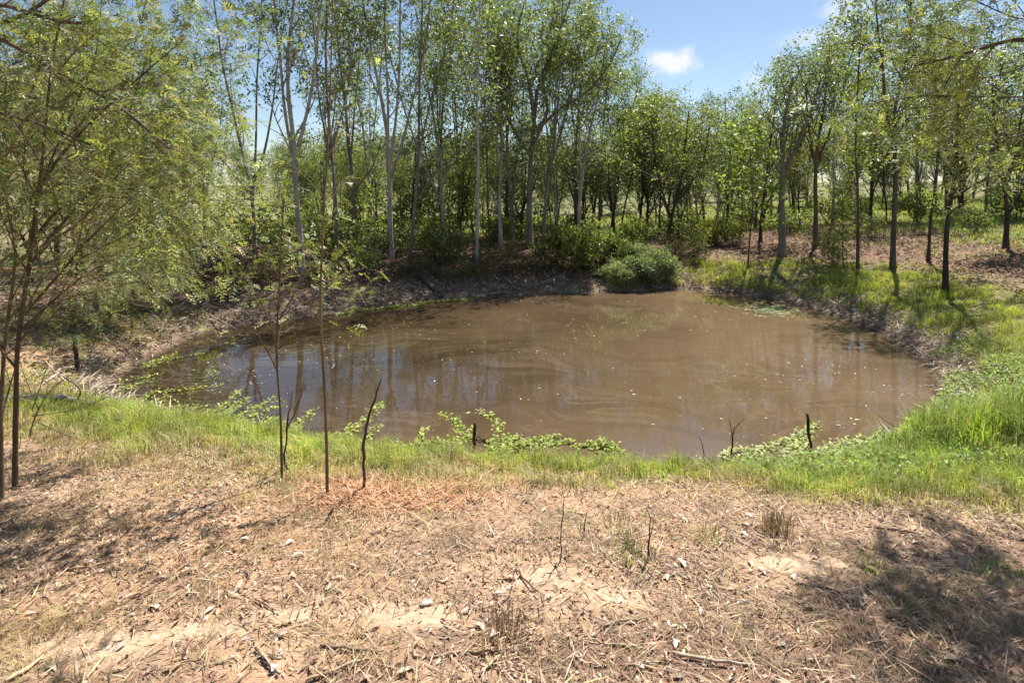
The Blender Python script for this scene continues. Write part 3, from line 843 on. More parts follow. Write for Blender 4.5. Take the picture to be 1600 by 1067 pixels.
for kind, px, d, top in [(0, 556, 22, -40), (2, 694, 23, -60), (2, 784, 21, -20), (0, 803, 22, 30), (2, 905, 22, 30), (0, 848, 21, -10),
                         (4, 470, 34, 215), (4, 520, 38, 215), (4, 560, 33, 230), (4, 610, 36, 215), (1, 650, 40, 180), (4, 690, 33, 225), (3, 730, 36, 200), (4, 765, 34, 215), (1, 815, 38, 170), (4, 850, 36, 220), (3, 905, 34, 200), (4, 955, 33, 215),
                         (4, 440, 40, 235), (3, 590, 30, 240), (3, 680, 28, 235), (4, 740, 27, 250), (4, 800, 26, 255), (3, 870, 27, 240), (3, 960, 26, 235), (4, 395, 45, 250), (4, 505, 30, 255), (4, 630, 30, 250), (4, 780, 44, 205), (4, 580, 46, 215), (3, 545, 25, 245), (3, 640, 25, 225), (3, 720, 25, 240), (3, 815, 25, 225), (3, 910, 27, 215), (3, 1010, 27, 230), (3, 1090, 26, 235),
                         (3, 1045, 29, 200), (3, 1120, 30, 215), (3, 1180, 28, 230), (3, 1250, 27, 240), (3, 1385, 27, 225), (3, 1505, 26, 200), (3, 1620, 25, 180), (3, 525, 42, 225), (3, 625, 44, 220), (3, 700, 42, 215), (3, 830, 44, 215), (3, 940, 42, 225), (3, 1000, 44, 220),
                         (2, 318, 27, 130), (0, 500, 28, 60), (2, 575, 30, 40), (1, 690, 26, 60), 
                         (0, 720, 29, -10), (1, 790, 27, 10), (2, 800, 24, 150), (0, 850, 32, 20), (1, 900, 27, 40),
                         (0, 935, 29, 70), (3, 1000, 28, 160), (1, 1030, 30, 165), (0, 1075, 27, 172), (3, 1100, 31, 165), (2, 1120, 27, 150), (3, 1135, 24, 210),
                         (1, 1160, 33, 165), (0, 1205, 32, 150), (3, 1240, 30, 120), (2, 1300, 27, 60), (0, 1330, 33, 70), (3, 1360, 28, 120), (1, 1430, 27, 40),
                         (3, 1420, 36, 160), (3, 1500, 30, 110), (0, 1540, 27, 40), (3, 1590, 33, 130), (1, 1640, 26, 30), (3, 1690, 22, 90), (2, 1340, 24, 180), (3, 1060, 26, 250),
                         (4, 1010, 36, 215), (4, 1080, 40, 205), (4, 1130, 34, 220), (4, 1180, 42, 200), (4, 1215, 35, 225), (4, 1260, 40, 190), (4, 1310, 38, 215), (4, 1365, 44, 190), (4, 1410, 34, 230), (4, 1470, 40, 205),
                         (4, 1520, 36, 190), (4, 1560, 44, 200), (4, 1610, 34, 190), (1, 1480, 28, 60), (3, 1460, 32, 90), (4, 930, 34, 225), (4, 870, 33, 235),
                         (3, -60, 17, 40), (4, 20, 19, 120), (3, 90, 18, 60), (1, 150, 22, 40), (3, 215, 20, 110), (4, 270, 22, 190), (4, 130, 17, 200), (1, -150, 16, 20), (2, 250, 26, 60), (3, 960, 31, 262), (3, 1025, 33, 255), (3, 1065, 30, 268), (3, 1135, 32, 258), (3, 1195, 31, 270), (3, 1262, 33, 255), (3, 1322, 30, 265), (3, 1378, 34, 250), (3, 1438, 31, 262), (3, 1492, 34, 245), (3, 1548, 31, 255), (3, 1605, 33, 245), (3, 470, 30, 265), (3, 560, 29, 262), (3, 655, 29, 255), (3, 755, 29, 260), (3, 860, 30, 258),
                         (3, -30, 14, 150), (3, 45, 15, 215), (3, 120, 15.5, 250), (3, 190, 17, 240)]:
    filler(kind, px, d, top, unique_label(LOOKS[kind], px, d, 'tree'), 'trees of the wood behind the far bank')
FAR = 'distant small tree beyond the pale pasture'
for i in range(74):
    px = -150 + i * 26 + rgF.uniform(-20, 20)
    d = rgF.uniform(65, 110)
    filler([4, 1, 3, 2][i % 4], px, d, rgF.uniform(225, 268), FAR, 'trees beyond the pasture')
for i in range(26):
    px = 900 + i * 34 + rgF.uniform(-20, 20)
    d = rgF.uniform(38, 60)
    filler([3, 1, 4, 4][i % 4], px, d, rgF.uniform(180, 250), 'tree standing farther back on the rising pasture', 'trees on the rising pasture')
print('fillers', TRIS)

# ------------------------------------------------------------------ shrubs of the far bank
def shrub_kind(name, seed, H, w, pal, bark=BROWN, k=5, L=0.16, W=0.075, n1=7, nst=5, droop=0.2):
    rg = rng_of(seed)
    stems = []
    for i in range(nst):
        a = i / nst * 6.28 + rg.uniform(-.4, .4)
        d = np.array([math.cos(a) * w, math.sin(a) * w, 1.0]) * (1 if i else np.array([0.2, 0.2, 1]))
        stems.append((limb(rg, np.array([math.cos(a) * .06, math.sin(a) * .06, -0.08]), unit(d), H * rg.uniform(.7, 1), 4, 0.12, 0.02), 0.02, 0.006))
    sp = spec(bark=bark, n1=n1, t0=0.15, a1=55, l1=H * 0.38, n2=4, l2=H * 0.18, r1=0.008, leafcol=pal, flare=0, sides=5, leaf=dict(k=k, spread=0.055 * H, L=L, W=W, droop=droop, along=0.7))
    sp['from'] = 0.1
    return tree_meshes(name, rg, stems, sp), H
SK = [shrub_kind('loose_shrub', 201, 1.6, 0.6, SHRUB), shrub_kind('dark_shrub', 202, 1.6, 0.7, DARKLEAF + SHRUB), shrub_kind('lime_shrub', 203, 1.6, 0.75, GUM_LIME),
      shrub_kind('round_bush', 204, 1.1, 0.95, [(0.27, 0.30, 0.15), (0.33, 0.36, 0.19), (0.20, 0.235, 0.10)], k=26, L=0.11, W=0.022, n1=12, nst=10, droop=-0.3),
      shrub_kind('brown_shrub', 205, 1.3, 0.8, [(0.17, 0.15, 0.06), (0.13, 0.12, 0.05), (0.20, 0.16, 0.08)], k=18, L=0.07, W=0.03),
      shrub_kind('vine_dark', 206, 1.6, 0.75, SHRUB + DARKLEAF, k=13, L=0.12, W=0.07, n1=9, nst=8), shrub_kind('vine_lime', 207, 1.6, 0.7, GUM_LIME, k=10, L=0.12, W=0.07, n1=9, nst=6)]
def shrub(kind, base, top, label, group=None, wide=1.0, name='shrub', depth=None):
    g = gp(*base) if depth is None else P(base[0], base[1], depth)
    g[2] = h1(g[0], g[1])
    H = (base[1] - top) / F * g[1]
    ms, H0 = SK[kind]
    s = H / H0
    return place(name, ms, g, label, 'shrub', group, rot=rgF.uniform(0, 6.28), scale=(s * wide, s * wide, s))
shrub(5, (895, 425), 345, 'dark vine-covered bush at the water, left half of the thicket', wide=0.8, name='vine_bush')
shrub(6, (935, 415), 338, 'yellow-green vine climbing over the middle of the thicket', wide=0.7, name='vine_bush')
shrub(5, (968, 420), 368, 'dark green bush behind the round pale-green bush', wide=0.8, name='vine_bush')
shrub(3, (1012, 436), 385, 'round pale-green bush at the water beside the bright grass', wide=1.05, name='round_bush')
shrub(3, (968, 440), 408, 'low pale-green bush left against the round bush', wide=1.3, name='round_bush')
shrub(6, (985, 395), 330, 'lime vine hanging over the thicket in front of the black stems', wide=0.6, name='vine_bush')
shrub(6, (1118, 385), 338, 'yellow-green shrub in the shade left of the lime sapling', wide=0.8)
shrub(0, (1145, 385), 330, 'white-flecked green shrub behind the lime sapling', wide=0.7)
shrub(4, (785, 425), 365, 'grey-brown twiggy shrub right of the straight pole-like gum', wide=0.9)
shrub(4, (740, 432), 395, 'brown dry shrub at the foot of the straight pole-like gum', wide=1.2)
shrub(0, (1303, 415), 350, 'loose silvery shrub between the two slim trees on the bank', wide=0.6)
for kind, px, py, top in [(0, 255, 420, 330), (1, 300, 400, 320), (2, 395, 380, 300), (1, 435, 408, 345), (0, 495, 402, 330), (0, 545, 400, 330), (1, 590, 402, 345), (0, 632, 396, 340),
                          (1, 676, 402, 330), (0, 712, 405, 345), (0, 770, 385, 320), (0, 800, 385, 340), (1, 855, 380, 330), (0, 905, 372, 320), (2, 640, 376, 300), (2, 700, 372, 290), (0, 1085, 380, 330), (1, 1060, 378, 320),
                          (2, 560, 372, 290), (0, 480, 375, 290), (1, 820, 372, 300), (2, 1235, 366, 322), (0, 1298, 352, 290), (1, 1365, 372, 335), (0, 1432, 350, 285), (1, 1518, 366, 318), (0, 1590, 346, 268), (1, 1160, 360, 312), (0, 1345, 344, 300)]:
    shrub(kind, (px, py), top, unique_label(['loose green', 'dark green', 'yellow-green'][kind], px, 0, 'shrub'), 'understorey shrubs along the far bank', wide=rgF.uniform(0.75, 1.1))
for kind, base_, top, wide_, lab_ in [
        (4, (412, 440), 395, 1.3, 'scruffy brown shrub on the bank right of the brush pile'), (1, (438, 432), 372, 1.0, 'dark shrub on the bank left of the pale gum at the water'),
        (4, (500, 440), 402, 1.4, 'brown twiggy shrub on the bank between the two left gums'), (1, (552, 420), 370, 1.1, 'dark shrub on the bank right of the slim grey gum'),
        (0, (580, 428), 385, 1.1, 'loose green shrub on the bank left of the four-stemmed gum'), (4, (630, 432), 398, 1.4, 'brown dry shrub above the dark sloping log'),
        (1, (690, 418), 368, 1.1, 'dark shrub on the bank right of the dark sloping log'), (4, (712, 438), 404, 1.3, 'low grey-brown shrub left of the pole-like gum'),
        (4, (815, 428), 388, 1.3, 'dry shrub at the foot of the old crooked gum'), (1, (850, 412), 365, 1.0, 'dark shrub left against the vine-covered bush'),
        (4, (1060, 402), 360, 1.2, 'dead brown shrub behind the round pale-green bush'), (1, (1090, 396), 352, 0.9, 'dark low shrub in the shade right of the brushwood tree')]:
    shrub(kind, base_, top, lab_, wide=wide_)
print('shrubs', TRIS)

# ------------------------------------------------------------------ wattles close to the camera on the left
FR = dict(k=4, bare=0.32, spread=0.05, L=0.15, W=0.0125, frond=1, pairs=6, pin=0.38, lift=-0.15)
WSP = dict(bark=(0.17, 0.125, 0.075), n1=14, t0=0.25, a1=40, l1=1.1, w1=0.10, u1=0.0, r1=0.014, n2=7, a2=40, l2=0.42, t2=0.25, leafcol=WATTLE, twigtone=1.3, flare=0, sides=7, leaf=FR)
WD = 4.6
hero('wattle_tree', 61, (24, 772), [[(24, 700), (28, 560), (42, 420), (50, 300), (70, 150), (95, -20)], [(30, 500), (90, 430), (130, 380), (200, 310), (270, 250)],
     [(38, 450), (60, 390), (140, 300), (190, 200), (230, 90)], [(44, 390), (90, 330), (170, 300), (300, 290)], [(50, 310), (110, 220), (200, 130), (290, 60)], [(28, 520), (120, 440), (210, 390)]],
     'feathery olive wattle with a dark stem nearest the log on the left', r=0.029, sp=spec(**{**WSP, 'bark': (0.10, 0.07, 0.045)}), depth=WD, spread=0.9)
hero('wattle_tree', 62, (3, 792), [[(4, 680), (8, 540), (22, 405), (6, 320), (-10, 200)], [(20, 420), (55, 380), (60, 310), (85, 230), (140, 110), (160, 0)], [(8, 560), (-40, 430), (-80, 280)],
     [(30, 405), (120, 350), (180, 280), (220, 240)]],
     'feathery wattle at the very left edge with a pale stem forking low', r=0.025, sp=spec(**{**WSP, 'bark': (0.15, 0.11, 0.065)}), depth=4.35, spread=0.8)
hero('wattle_tree', 63, (-70, 560), [[(-60, 480), (-20, 380), (20, 260), (60, 120), (90, 10)], [(-50, 450), (40, 380), (120, 330), (190, 300)], [(-30, 390), (60, 290), (160, 220), (250, 180)], [(-40, 420), (60, 420), (160, 400), (240, 380)]],
     'thick-foliaged wattle behind the leftmost stems', r=0.06, sp=spec(**{**WSP, 'n1': 17, 'l1': 1.3}), depth=7.6, spread=1.0)
hero('wattle_tree', 64, (150, 500), [[(152, 450), (165, 380), (180, 290), (200, 180), (215, 80)], [(160, 420), (210, 360), (245, 320), (275, 290)], [(170, 370), (120, 290), (90, 210), (80, 120)], [(175, 330), (220, 260), (250, 180), (265, 110)], [(158, 440), (200, 405), (240, 390)]],
     'broad olive wattle leaning over the left bank of the pond', r=0.07, sp=spec(**{**WSP, 'n1': 20, 'l1': 1.25, 'l2': 0.5, 'leaf': {**FR, 'k': 5, 'L': 0.22, 'W': 0.017, 'pairs': 6}}), depth=12.0, spread=1.2)
hero('wattle_tree', 65, (60, 470), [[(62, 420), (50, 340), (60, 230), (50, 100), (60, -40)], [(60, 400), (120, 320), (160, 200), (180, 60)], [(55, 360), (0, 250), (-30, 120)], [(58, 300), (110, 180), (130, 50)]],
     'tall wattle filling the back of the left-hand thicket', r=0.08, sp=spec(**{**WSP, 'n1': 22, 'l1': 1.9, 'l2': 0.6, 'leafcol': DARKLEAF + WATTLE, 'leaf': {**FR, 'k': 6, 'L': 0.26, 'W': 0.02, 'pairs': 6}}), depth=15.0, spread=1.5)
hero('wattle_tree', 66, (205, 470), [[(207, 440), (215, 400), (225, 360)], [(208, 440), (180, 400), (160, 370)], [(210, 435), (225, 415), (245, 400)]],
     'low bushy wattle above the bare left bank', r=0.03, sp=spec(**{**WSP, 'n1': 14, 'l1': 0.8, 'leafcol': WATTLE + SHRUB, 'leaf': {**FR, 'k': 6, 'L': 0.2, 'W': 0.015, 'pairs': 6}}), depth=11.0, spread=0.7)

# branches reaching in from trees that stand outside the picture
hero('wattle_tree', 67, (-330, 900), [[(-320, 400), (-250, 150), (-120, 20), (0, 10), (110, 38), (150, 40)], [(-200, 80), (-60, 40), (0, 62), (100, 120), (190, 170), (270, 235)], [(-120, 60), (20, 30), (120, -30), (200, -60)],
     [(-180, 120), (-60, 160), (40, 190), (140, 230)]],
     'wattle whose dark branches hang in from the top left corner', r=0.05, sp=spec(**{**WSP, 'bark': (0.10, 0.075, 0.055), 't0': 0.5, 'n1': [8, 10, 8, 8], 'l1': 0.8, 'u1': -0.02, 'leaf': dict(FR, k=3)}), depth=4.0, spread=0.4)
hero('wattle_tree', 68, (1760, 640), [[(1750, 400), (1735, 200), (1720, 60), (1700, -80)], [(1735, 120), (1660, 70), (1600, 58), (1570, 64), (1500, 88), (1430, 103)], [(1740, 180), (1660, 158), (1560, 152), (1460, 156), (1370, 162)],
     [(1730, 60), (1640, 30), (1560, 10), (1480, -20)], [(1740, 220), (1660, 200), (1580, 215), (1500, 200)], [(1730, 90), (1640, 95), (1560, 120), (1490, 130)],
     [(1725, -20, .1), (1620, -80, .6), (1500, -120, .9), (1370, -110, 1.0)], [(1715, -40, .1), (1600, -50, .5), (1500, -60, .6), (1420, -80, .5)], [(1715, -60, 0), (1640, -40, .2), (1570, -50, .1)]],
     'wattle whose thick bare-ended branch hangs in from the top right corner', r=0.075,
     sp=spec(**{**WSP, 'bark': (0.075, 0.05, 0.035), 't0': 0.35, 'wob0': 0.010, 'n1': [4, 8, 9, 8, 8, 7, 8, 8, 6], 'l1': 0.8, 'u1': -0.01, 'r1': 0.009, 'leafcol': WATTLE + GUM_LIME, 'leaf': dict(FR, k=4)}), depth=4.8, spread=0.5, rf=[.9, .42, .16, .16, .12, .14, .2, .2, .2])

# ------------------------------------------------------------------ thin saplings on the near bank
SAP = dict(bark=(0.13, 0.09, 0.05), n1=10, t0=0.4, a1=42, l1=0.45, w1=0.12, u1=0.02, r1=0.006, n2=3, a2=38, l2=0.22, leafcol=WATTLE, twigtone=1.5, flare=0, sides=7, wob0=0.002, leaf=dict(FR, k=2, L=0.12))
hero('wattle_sapling', 71, (512, 776), [[(509, 640), (504, 500), (508, 330), (515, 150), (520, 0), (522, -120)]],
     'tall straight thin sapling on the near bank', r=0.018, sp=spec(**{**SAP, 'bark': (0.16, 0.115, 0.06), 'n1': 14, 't0': 0.42, 'l1': 0.6}))
hero('wattle_sapling', 72, (441, 748), [[(438, 650), (433, 560), (436, 460), (440, 360), (444, 280)], [(434, 580), (415, 545), (395, 520), (340, 545)], [(435, 545), (465, 520), (500, 490), (545, 440)], [(434, 560), (420, 500), (385, 430)], [(436, 500), (470, 440), (480, 410)]],
     'forking feathery sapling left of the tall straight one', r=0.016, sp=spec(**{**SAP, 'n1': [16, 7, 9, 8, 8], 't0': 0.45, 'l1': 0.4, 'leafcol': WATTLE + GUM_LIME}), spread=0.15)

print('wattles', TRIS)

# ------------------------------------------------------------------ dead wood: stakes, sticks, logs, brush
def dead(name, label, cat, pts, rad, col, seed, sides=6, rough=0.08, group=None, extra=()):
    """A stake, stick or log along world points; extra: side twigs [(points, radii)]."""
    rg = rng_of(seed)
    a = Acc()
    pts = np.asarray(pts, float)
    q = resample(pts, max(4, len(pts) * 3))
    ln = np.linalg.norm(q[-1] - q[0])
    q[1:-1] += rg.standard_normal((len(q) - 2, 3)) * ln * 0.008
    rd = np.interp(np.linspace(0, 1, len(q)), np.linspace(0, 1, len(rad)), rad)
    a.tube(q - q[0], rd, sides, np.asarray(col) * (1 + 0.1 * rg.standard_normal()), rough=rough, rg=rg)
    o = put(name, a.mesh(name, M_WOOD, sides > 6), None, q[0])
    tag(o, label, cat, group)
    for ep, er in extra:
        b = Acc()
        eq = resample(np.asarray(ep, float), max(4, len(ep) * 3))
        b.tube(eq - q[0], np.interp(np.linspace(0, 1, len(eq)), np.linspace(0, 1, len(er)), er), 5, col, rough=rough, rg=rg)
        put('twig', b.mesh('twig', M_WOOD), o)
    return o

def upright(base, *pix):
    g = gp(*base)
    return [g - np.array([0, 0, 0.08])] + [P(x, y, g[1]) for x, y in pix]
g = gp(569, 770)
dead('dead_stick', 'leafless bent stick stuck upright beside the orange needle patch', 'stick', upright((569, 770), (567, 745), (570, 690), (576, 650), (590, 610), (596, 590)), [0.012, 0.012, 0.013, 0.011, 0.004], (0.075, 0.055, 0.042), 81)
g = gp(446, 733)
dead('dead_sapling', 'bare dead twiggy stem next to the forking feathery sapling', 'sapling', upright((447, 733), (446, 700), (451, 650), (458, 610)), [0.009, 0.008, 0.006, 0.003], (0.07, 0.055, 0.045), 82,
     extra=[([P(449, 668, g[1]), P(465, 635, g[1] + .03), P(477, 585, g[1] + .05)], [0.006, 0.002]), ([P(447, 690, g[1]), P(452, 630, g[1] - .05), P(448, 600, g[1] - .05)], [0.005, 0.002]), ([P(460, 640, g[1]), P(472, 615, g[1] - .05), P(478, 600, g[1] - .08)], [0.004, 0.002])])
dead('stake', 'short charred stake standing in the near grass before the creeping water plant', 'stake', upright((741, 716), (741, 700), (741, 675), (742, 660)), [0.022, 0.022, 0.02, 0.016], (0.045, 0.035, 0.028), 83, sides=7, rough=0.14)
dead('stake', 'dark leaning stake at the water beside floating leaves', 'stake', upright((1267, 712), (1267, 700), (1263, 670), (1261, 646)), [0.016, 0.017, 0.017, 0.015], (0.045, 0.035, 0.028), 84, sides=7, rough=0.14)
dead('stake', 'black burnt stake standing on the left bank', 'stake', upright((121, 582), (120, 560), (117, 530)), [0.035, 0.032, 0.026], (0.025, 0.019, 0.016), 85, sides=7, rough=0.14)
g = gp(1143, 712)
dead('dead_twig', 'forked black twig standing at the near water edge', 'twig', upright((1143, 714), (1144, 690), (1147, 672), (1155, 662), (1163, 655)), [0.010, 0.009, 0.006, 0.003], (0.03, 0.022, 0.02), 86,
     extra=[([P(1144, 690, g[1]), P(1143, 672, g[1]), P(1139, 656, g[1])], [0.006, 0.003])])
dead('dead_twig', 'short single black twig left of the forked twig', 'twig', upright((1100, 713), (1098, 695), (1091, 681)), [0.006, 0.005, 0.003], (0.03, 0.022, 0.02), 87)
dead('dead_twig', 'tall hair-thin bare stem standing in the sandy clearing', 'twig', upright((875, 878), (877, 840), (880, 790), (879, 752)), [0.0045, 0.004, 0.003, 0.0015], (0.09, 0.065, 0.05), 88)
g = gp(1013, 875)
dead('dead_twig', 'thin dark upright twig beside the small green tuft in the clearing', 'twig', upright((1013, 876), (1014, 840), (1016, 812), (1009, 792)), [0.007, 0.006, 0.004, 0.002], (0.06, 0.045, 0.04), 89,
     extra=[([P(1013, 850, g[1]), P(1018, 830, g[1]), P(1021, 815, g[1])], [0.003, 0.0015])])
dead('dead_twig', 'short slanting twig poking up left of the small green tuft', 'twig', upright((911, 832), (914, 815), (917, 803)), [0.006, 0.005, 0.003], (0.06, 0.045, 0.04), 90)
g = gp(150, 585)

def ground_pts(pix, lift=0.01):
    out = []
    for p in pix:
        g = gp(p[0], p[1]); g[2] = max(g[2], WATER_Z) + lift + (p[2] if len(p) > 2 else 0)
        out.append(g)
    return out
a = gp(-20, 628); b = gp(168, 642)
dead('fallen_log', 'weathered grey log lying in the grass by the left tip of the pond', 'log', [a + [0, 0, .05], gp(60, 632) + [0, 0, .07], gp(120, 638) + [0, 0, .06], b + [0, 0, .03]], [0.04, 0.05, 0.055, 0.045], (0.16, 0.135, 0.115), 91, sides=9,
     extra=[([gp(120, 638) + [0, 0, .08], gp(118, 640) + [.05, 0, .25], gp(105, 640) + [-.1, 0, .42]], [0.012, 0.004])])
dead('fallen_log', 'dark log sloping down the far bank to the water', 'log', ground_pts([(652, 430, .12), (662, 440, .08), (675, 453, .06), (690, 467, .02)]), [0.09, 0.10, 0.09, 0.06], (0.075, 0.06, 0.05), 92, sides=9)
g = gp(335, 430)
dead('fallen_log', 'dark broken log jutting out over the brush pile', 'log', [P(300, 377, g[1] - .3), P(320, 383, g[1] - .1), P(350, 392, g[1]), P(380, 405, g[1] + .4)], [0.05, 0.08, 0.09, 0.08], (0.045, 0.036, 0.03), 93, sides=8)
dead('fallen_branch', 'pale dead branch leaning on the bank under the brush pile', 'branch', [gp(278, 484) + [0, 0, .02], P(292, 468, gp(285, 480)[1] + .2), P(315, 450, gp(285, 480)[1] + .5)], [0.02, 0.022, 0.012], (0.30, 0.26, 0.22), 94)
# the pile itself: nobody could count its twigs
rg = rng_of(95)
a = Acc()
for i in range(420):
    px, py = rg.normal(345, 24), rg.uniform(384, 462)
    d = g[1] + rg.normal(0, .5)
    p0 = P(px, py, d)
    p0[2] = max(p0[2], h1(p0[0], p0[1]) + 0.02)
    dr = unit(np.array([rg.normal(0, .5), rg.normal(0, .5), rg.normal(-0.4, .7)]))
    pts = limb(rg, p0, dr, rg.uniform(.3, 1.1), 4, .2, -0.05)
    gz = height(pts[:, 0], pts[:, 1])
    pts[:, 2] = np.maximum(pts[:, 2], gz + 0.01)
    a.tube(pts - g, np.linspace(rg.uniform(.006, .022), .004, 5), 4, np.array((0.09, 0.072, 0.06)) * rg.choice([.5, .8, 1.2, 2.6]), cap=False)
brush = put('brush_pile', a.mesh('brush_pile', M_WOOD), None, g)
tag(brush, 'tangled pile of dead dark brushwood on the far left bank', 'brush pile')
brush['kind'] = 'stuff'

# bare twiggy shrub at the left edge
hero('bare_shrub', 96, (40, 690), [[(60, 640), (90, 600), (140, 570)], [(50, 650), (120, 640), (190, 610), (230, 570)], [(60, 640), (40, 590), (20, 540)], [(60, 660), (140, 690), (210, 660), (240, 620)], [(50, 640), (80, 560), (90, 520)]],
     'leafless twiggy shrub arching over the log at left', cat='shrub', r=0.010, depth=5.6, spread=0.4, sp=spec(bark=(0.10, 0.08, 0.065), n1=7, t0=0.2, a1=38, l1=0.4, n2=4, l2=0.2, r1=0.004, flare=0, sides=5, twigtone=1.2, leaf=None))

# fallen branches at the right end of the pond
dead('fallen_branch', 'long thin branch arching from the mud into the right-hand grass', 'branch', ground_pts([(1510, 585, .02), (1540, 583, .1), (1565, 588, .14), (1590, 596, .1)]), [0.008, 0.012, 0.012, 0.01], (0.14, 0.11, 0.08), 97)
dead('fallen_branch', 'lower dark branch lying across mud and grass at the right pond end', 'branch', ground_pts([(1505, 606, .02), (1525, 595, .06), (1555, 593, .08), (1585, 594, .08)]), [0.006, 0.012, 0.012, 0.01], (0.09, 0.07, 0.055), 98)
dead('fallen_branch', 'short dark stick pointing at the water from the right grass', 'stick', ground_pts([(1456, 638, .03), (1468, 645, .05), (1484, 653, .02)]), [0.01, 0.012, 0.008], (0.05, 0.04, 0.03), 99)
dead('fallen_branch', 'pale bare stick lying at the foot of the round pale-green bush', 'stick', ground_pts([(1003, 446, .02), (1010, 438, .1), (1016, 432, .2)]), [0.012, 0.012, 0.006], (0.35, 0.3, 0.26), 100)

for i_, (lab_, pix_, r_, c_) in enumerate([
        ('grey root curling out of the bank right of the dark sloping log', [(700, 440, .1), (706, 452, .06), (716, 462, .02)], .022, (0.24, 0.20, 0.165)),
        ('thin pale branch lying on the bank left of the dark sloping log', [(628, 452, .08), (645, 456, .12), (664, 466, .02)], .016, (0.36, 0.31, 0.26)),
        ('bleached branch lying at the waterline below the pole-like gum', [(742, 466, .02), (775, 461, .05), (812, 459, .02)], .016, (0.44, 0.39, 0.33)),
        ('dark root hanging over the bank under the slim grey gum', [(540, 430, .1), (532, 450, .08), (520, 478, .02)], .03, (0.10, 0.08, 0.065)),
        ('grey dead branch lying in the mud left of the vine-covered bush', [(838, 448, .03), (858, 444, .12), (882, 440, .22)], .015, (0.30, 0.26, 0.22)),
        ('crooked dead branch half in the water below the brush pile', [(318, 500, .15), (340, 508, .12), (372, 518, .02)], .018, (0.26, 0.22, 0.18)),
        ('pale dead limb lying across the mud of the right shore', [(1340, 505, .03), (1362, 508, .08), (1392, 520, .03)], .014, (0.34, 0.29, 0.24))]):
    dead('fallen_branch', lab_, 'branch', ground_pts(pix_), [r_ * .8, r_, r_ * .4], c_, 340 + i_, rough=.12)
# sticks on the foreground soil
STICKS = [
    ('long pale branch lying along the bottom right of centre', [(1050, 1024), (1100, 1035), (1192, 1048)], .012, (0.42, 0.33, 0.23)),
    ('curved pale branch forking near the bottom centre right', [(925, 1000), (945, 982), (975, 973), (1014, 972)], .009, (0.36, 0.27, 0.18)),
    ('pale stick ending against the long branch at the bottom', [(895, 1000), (940, 1008), (978, 1012), (1020, 1018)], .008, (0.40, 0.31, 0.22)),
    ('short dark stick lying on the brightest sand patch', [(805, 889), (822, 912), (847, 932)], .007, (0.07, 0.05, 0.04)),
    ('short white stick at the edge of the tree shadow', [(1143, 938), (1163, 944), (1183, 948)], .007, (0.5, 0.43, 0.34)),
    ('thin bowed stick on the soil below the brown grass tuft', [(1126, 846), (1150, 848), (1172, 858), (1188, 872)], .006, (0.16, 0.12, 0.09)),
    ('thin grey stick lying level behind the sandy clearing', [(800, 850), (850, 844), (920, 845)], .006, (0.2, 0.16, 0.12)),
    ('tan stick slanting up from the bottom edge left of centre', [(478, 1068), (520, 1052), (574, 1034)], .011, (0.40, 0.28, 0.17)),
    ('long crooked tan branch lying at the bottom centre', [(672, 1030), (720, 1024), (770, 1019), (822, 999)], .010, (0.40, 0.30, 0.19)),
    ('pale stick crossing the crooked tan branch', [(750, 1056), (772, 1036), (795, 1014)], .009, (0.45, 0.35, 0.24)),
    ('thin dark curved stem bending up from the sand', [(765, 962), (790, 940), (800, 920), (803, 895)], .006, (0.11, 0.08, 0.07)),
    ('grey stick beside the left sand patch', [(398, 940), (415, 948), (432, 958)], .009, (0.24, 0.19, 0.15)),
    ('brown forked stick lying below the middle sand streak', [(500, 1012), (550, 1018), (600, 1022)], .010, (0.20, 0.13, 0.09)),
    ('dark slanting stick at the bottom left of centre', [(399, 1018), (415, 1038), (436, 1060)], .011, (0.10, 0.075, 0.06)),
    ('thin bent twig arched over the soil right of the needle patch', [(645, 826), (668, 814), (690, 811), (714, 812)], .005, (0.13, 0.10, 0.08)),
    ('broad curled bark strip standing by the dry tuft', [(610, 899), (618, 882), (629, 864)], .012, (0.22, 0.17, 0.12)),
    ('straw-coloured bark strip in the bottom left corner', [(8, 1070), (40, 1052), (68, 1030)], .014, (0.50, 0.36, 0.22)),
    ('straw-coloured stick right of the corner bark strip', [(133, 1068), (150, 1046), (166, 1026)], .010, (0.48, 0.35, 0.22)),
    ('long orange-brown bark strip on the left litter', [(100, 892), (140, 889), (190, 876)], .011, (0.42, 0.27, 0.16)),
    ('short tan stick on the litter below the forking sapling', [(322, 858), (342, 856), (362, 851)], .010, (0.45, 0.31, 0.19)),
    ('thin curved stick in the tree shadow at the bottom right', [(1369, 980), (1378, 1000), (1391, 1018)], .008, (0.36, 0.26, 0.18)),
    ('hooked pale branch at the bottom right', [(1420, 985), (1440, 1012), (1464, 1042), (1454, 1066)], .010, (0.38, 0.27, 0.18)),
    ('upright curved bark strip right of the hooked branch', [(1476, 972), (1488, 990), (1494, 1010)], .009, (0.34, 0.24, 0.16)),
    ('dark thin stick at the upper edge of the tree shadow', [(1244, 917), (1285, 922), (1326, 932)], .007, (0.10, 0.075, 0.06)),
    ('long thin stick slanting across the right litter', [(1516, 966), (1555, 984), (1594, 1004)], .007, (0.17, 0.13, 0.10)),
    ('dark dead branch lying under the right grass edge', [(1349, 826), (1400, 830), (1458, 842)], .008, (0.12, 0.085, 0.065)),
    ('weathered grey stick lying below the charred stake', [(812, 757), (835, 754), (858, 757)], .013, (0.26, 0.21, 0.17)),
    ('thin stem trailing from the foot of the charred stake', [(745, 717), (775, 722), (812, 727)], .006, (0.15, 0.11, 0.08)),
]
for i, (lab, pix, rad, colr) in enumerate(STICKS):
    dead('fallen_stick', lab, 'stick', ground_pts(pix, rad + 0.004), [rad * 0.55, rad * .8, rad * 0.7, rad * 0.35], colr, 300 + i, sides=5, rough=0.12)

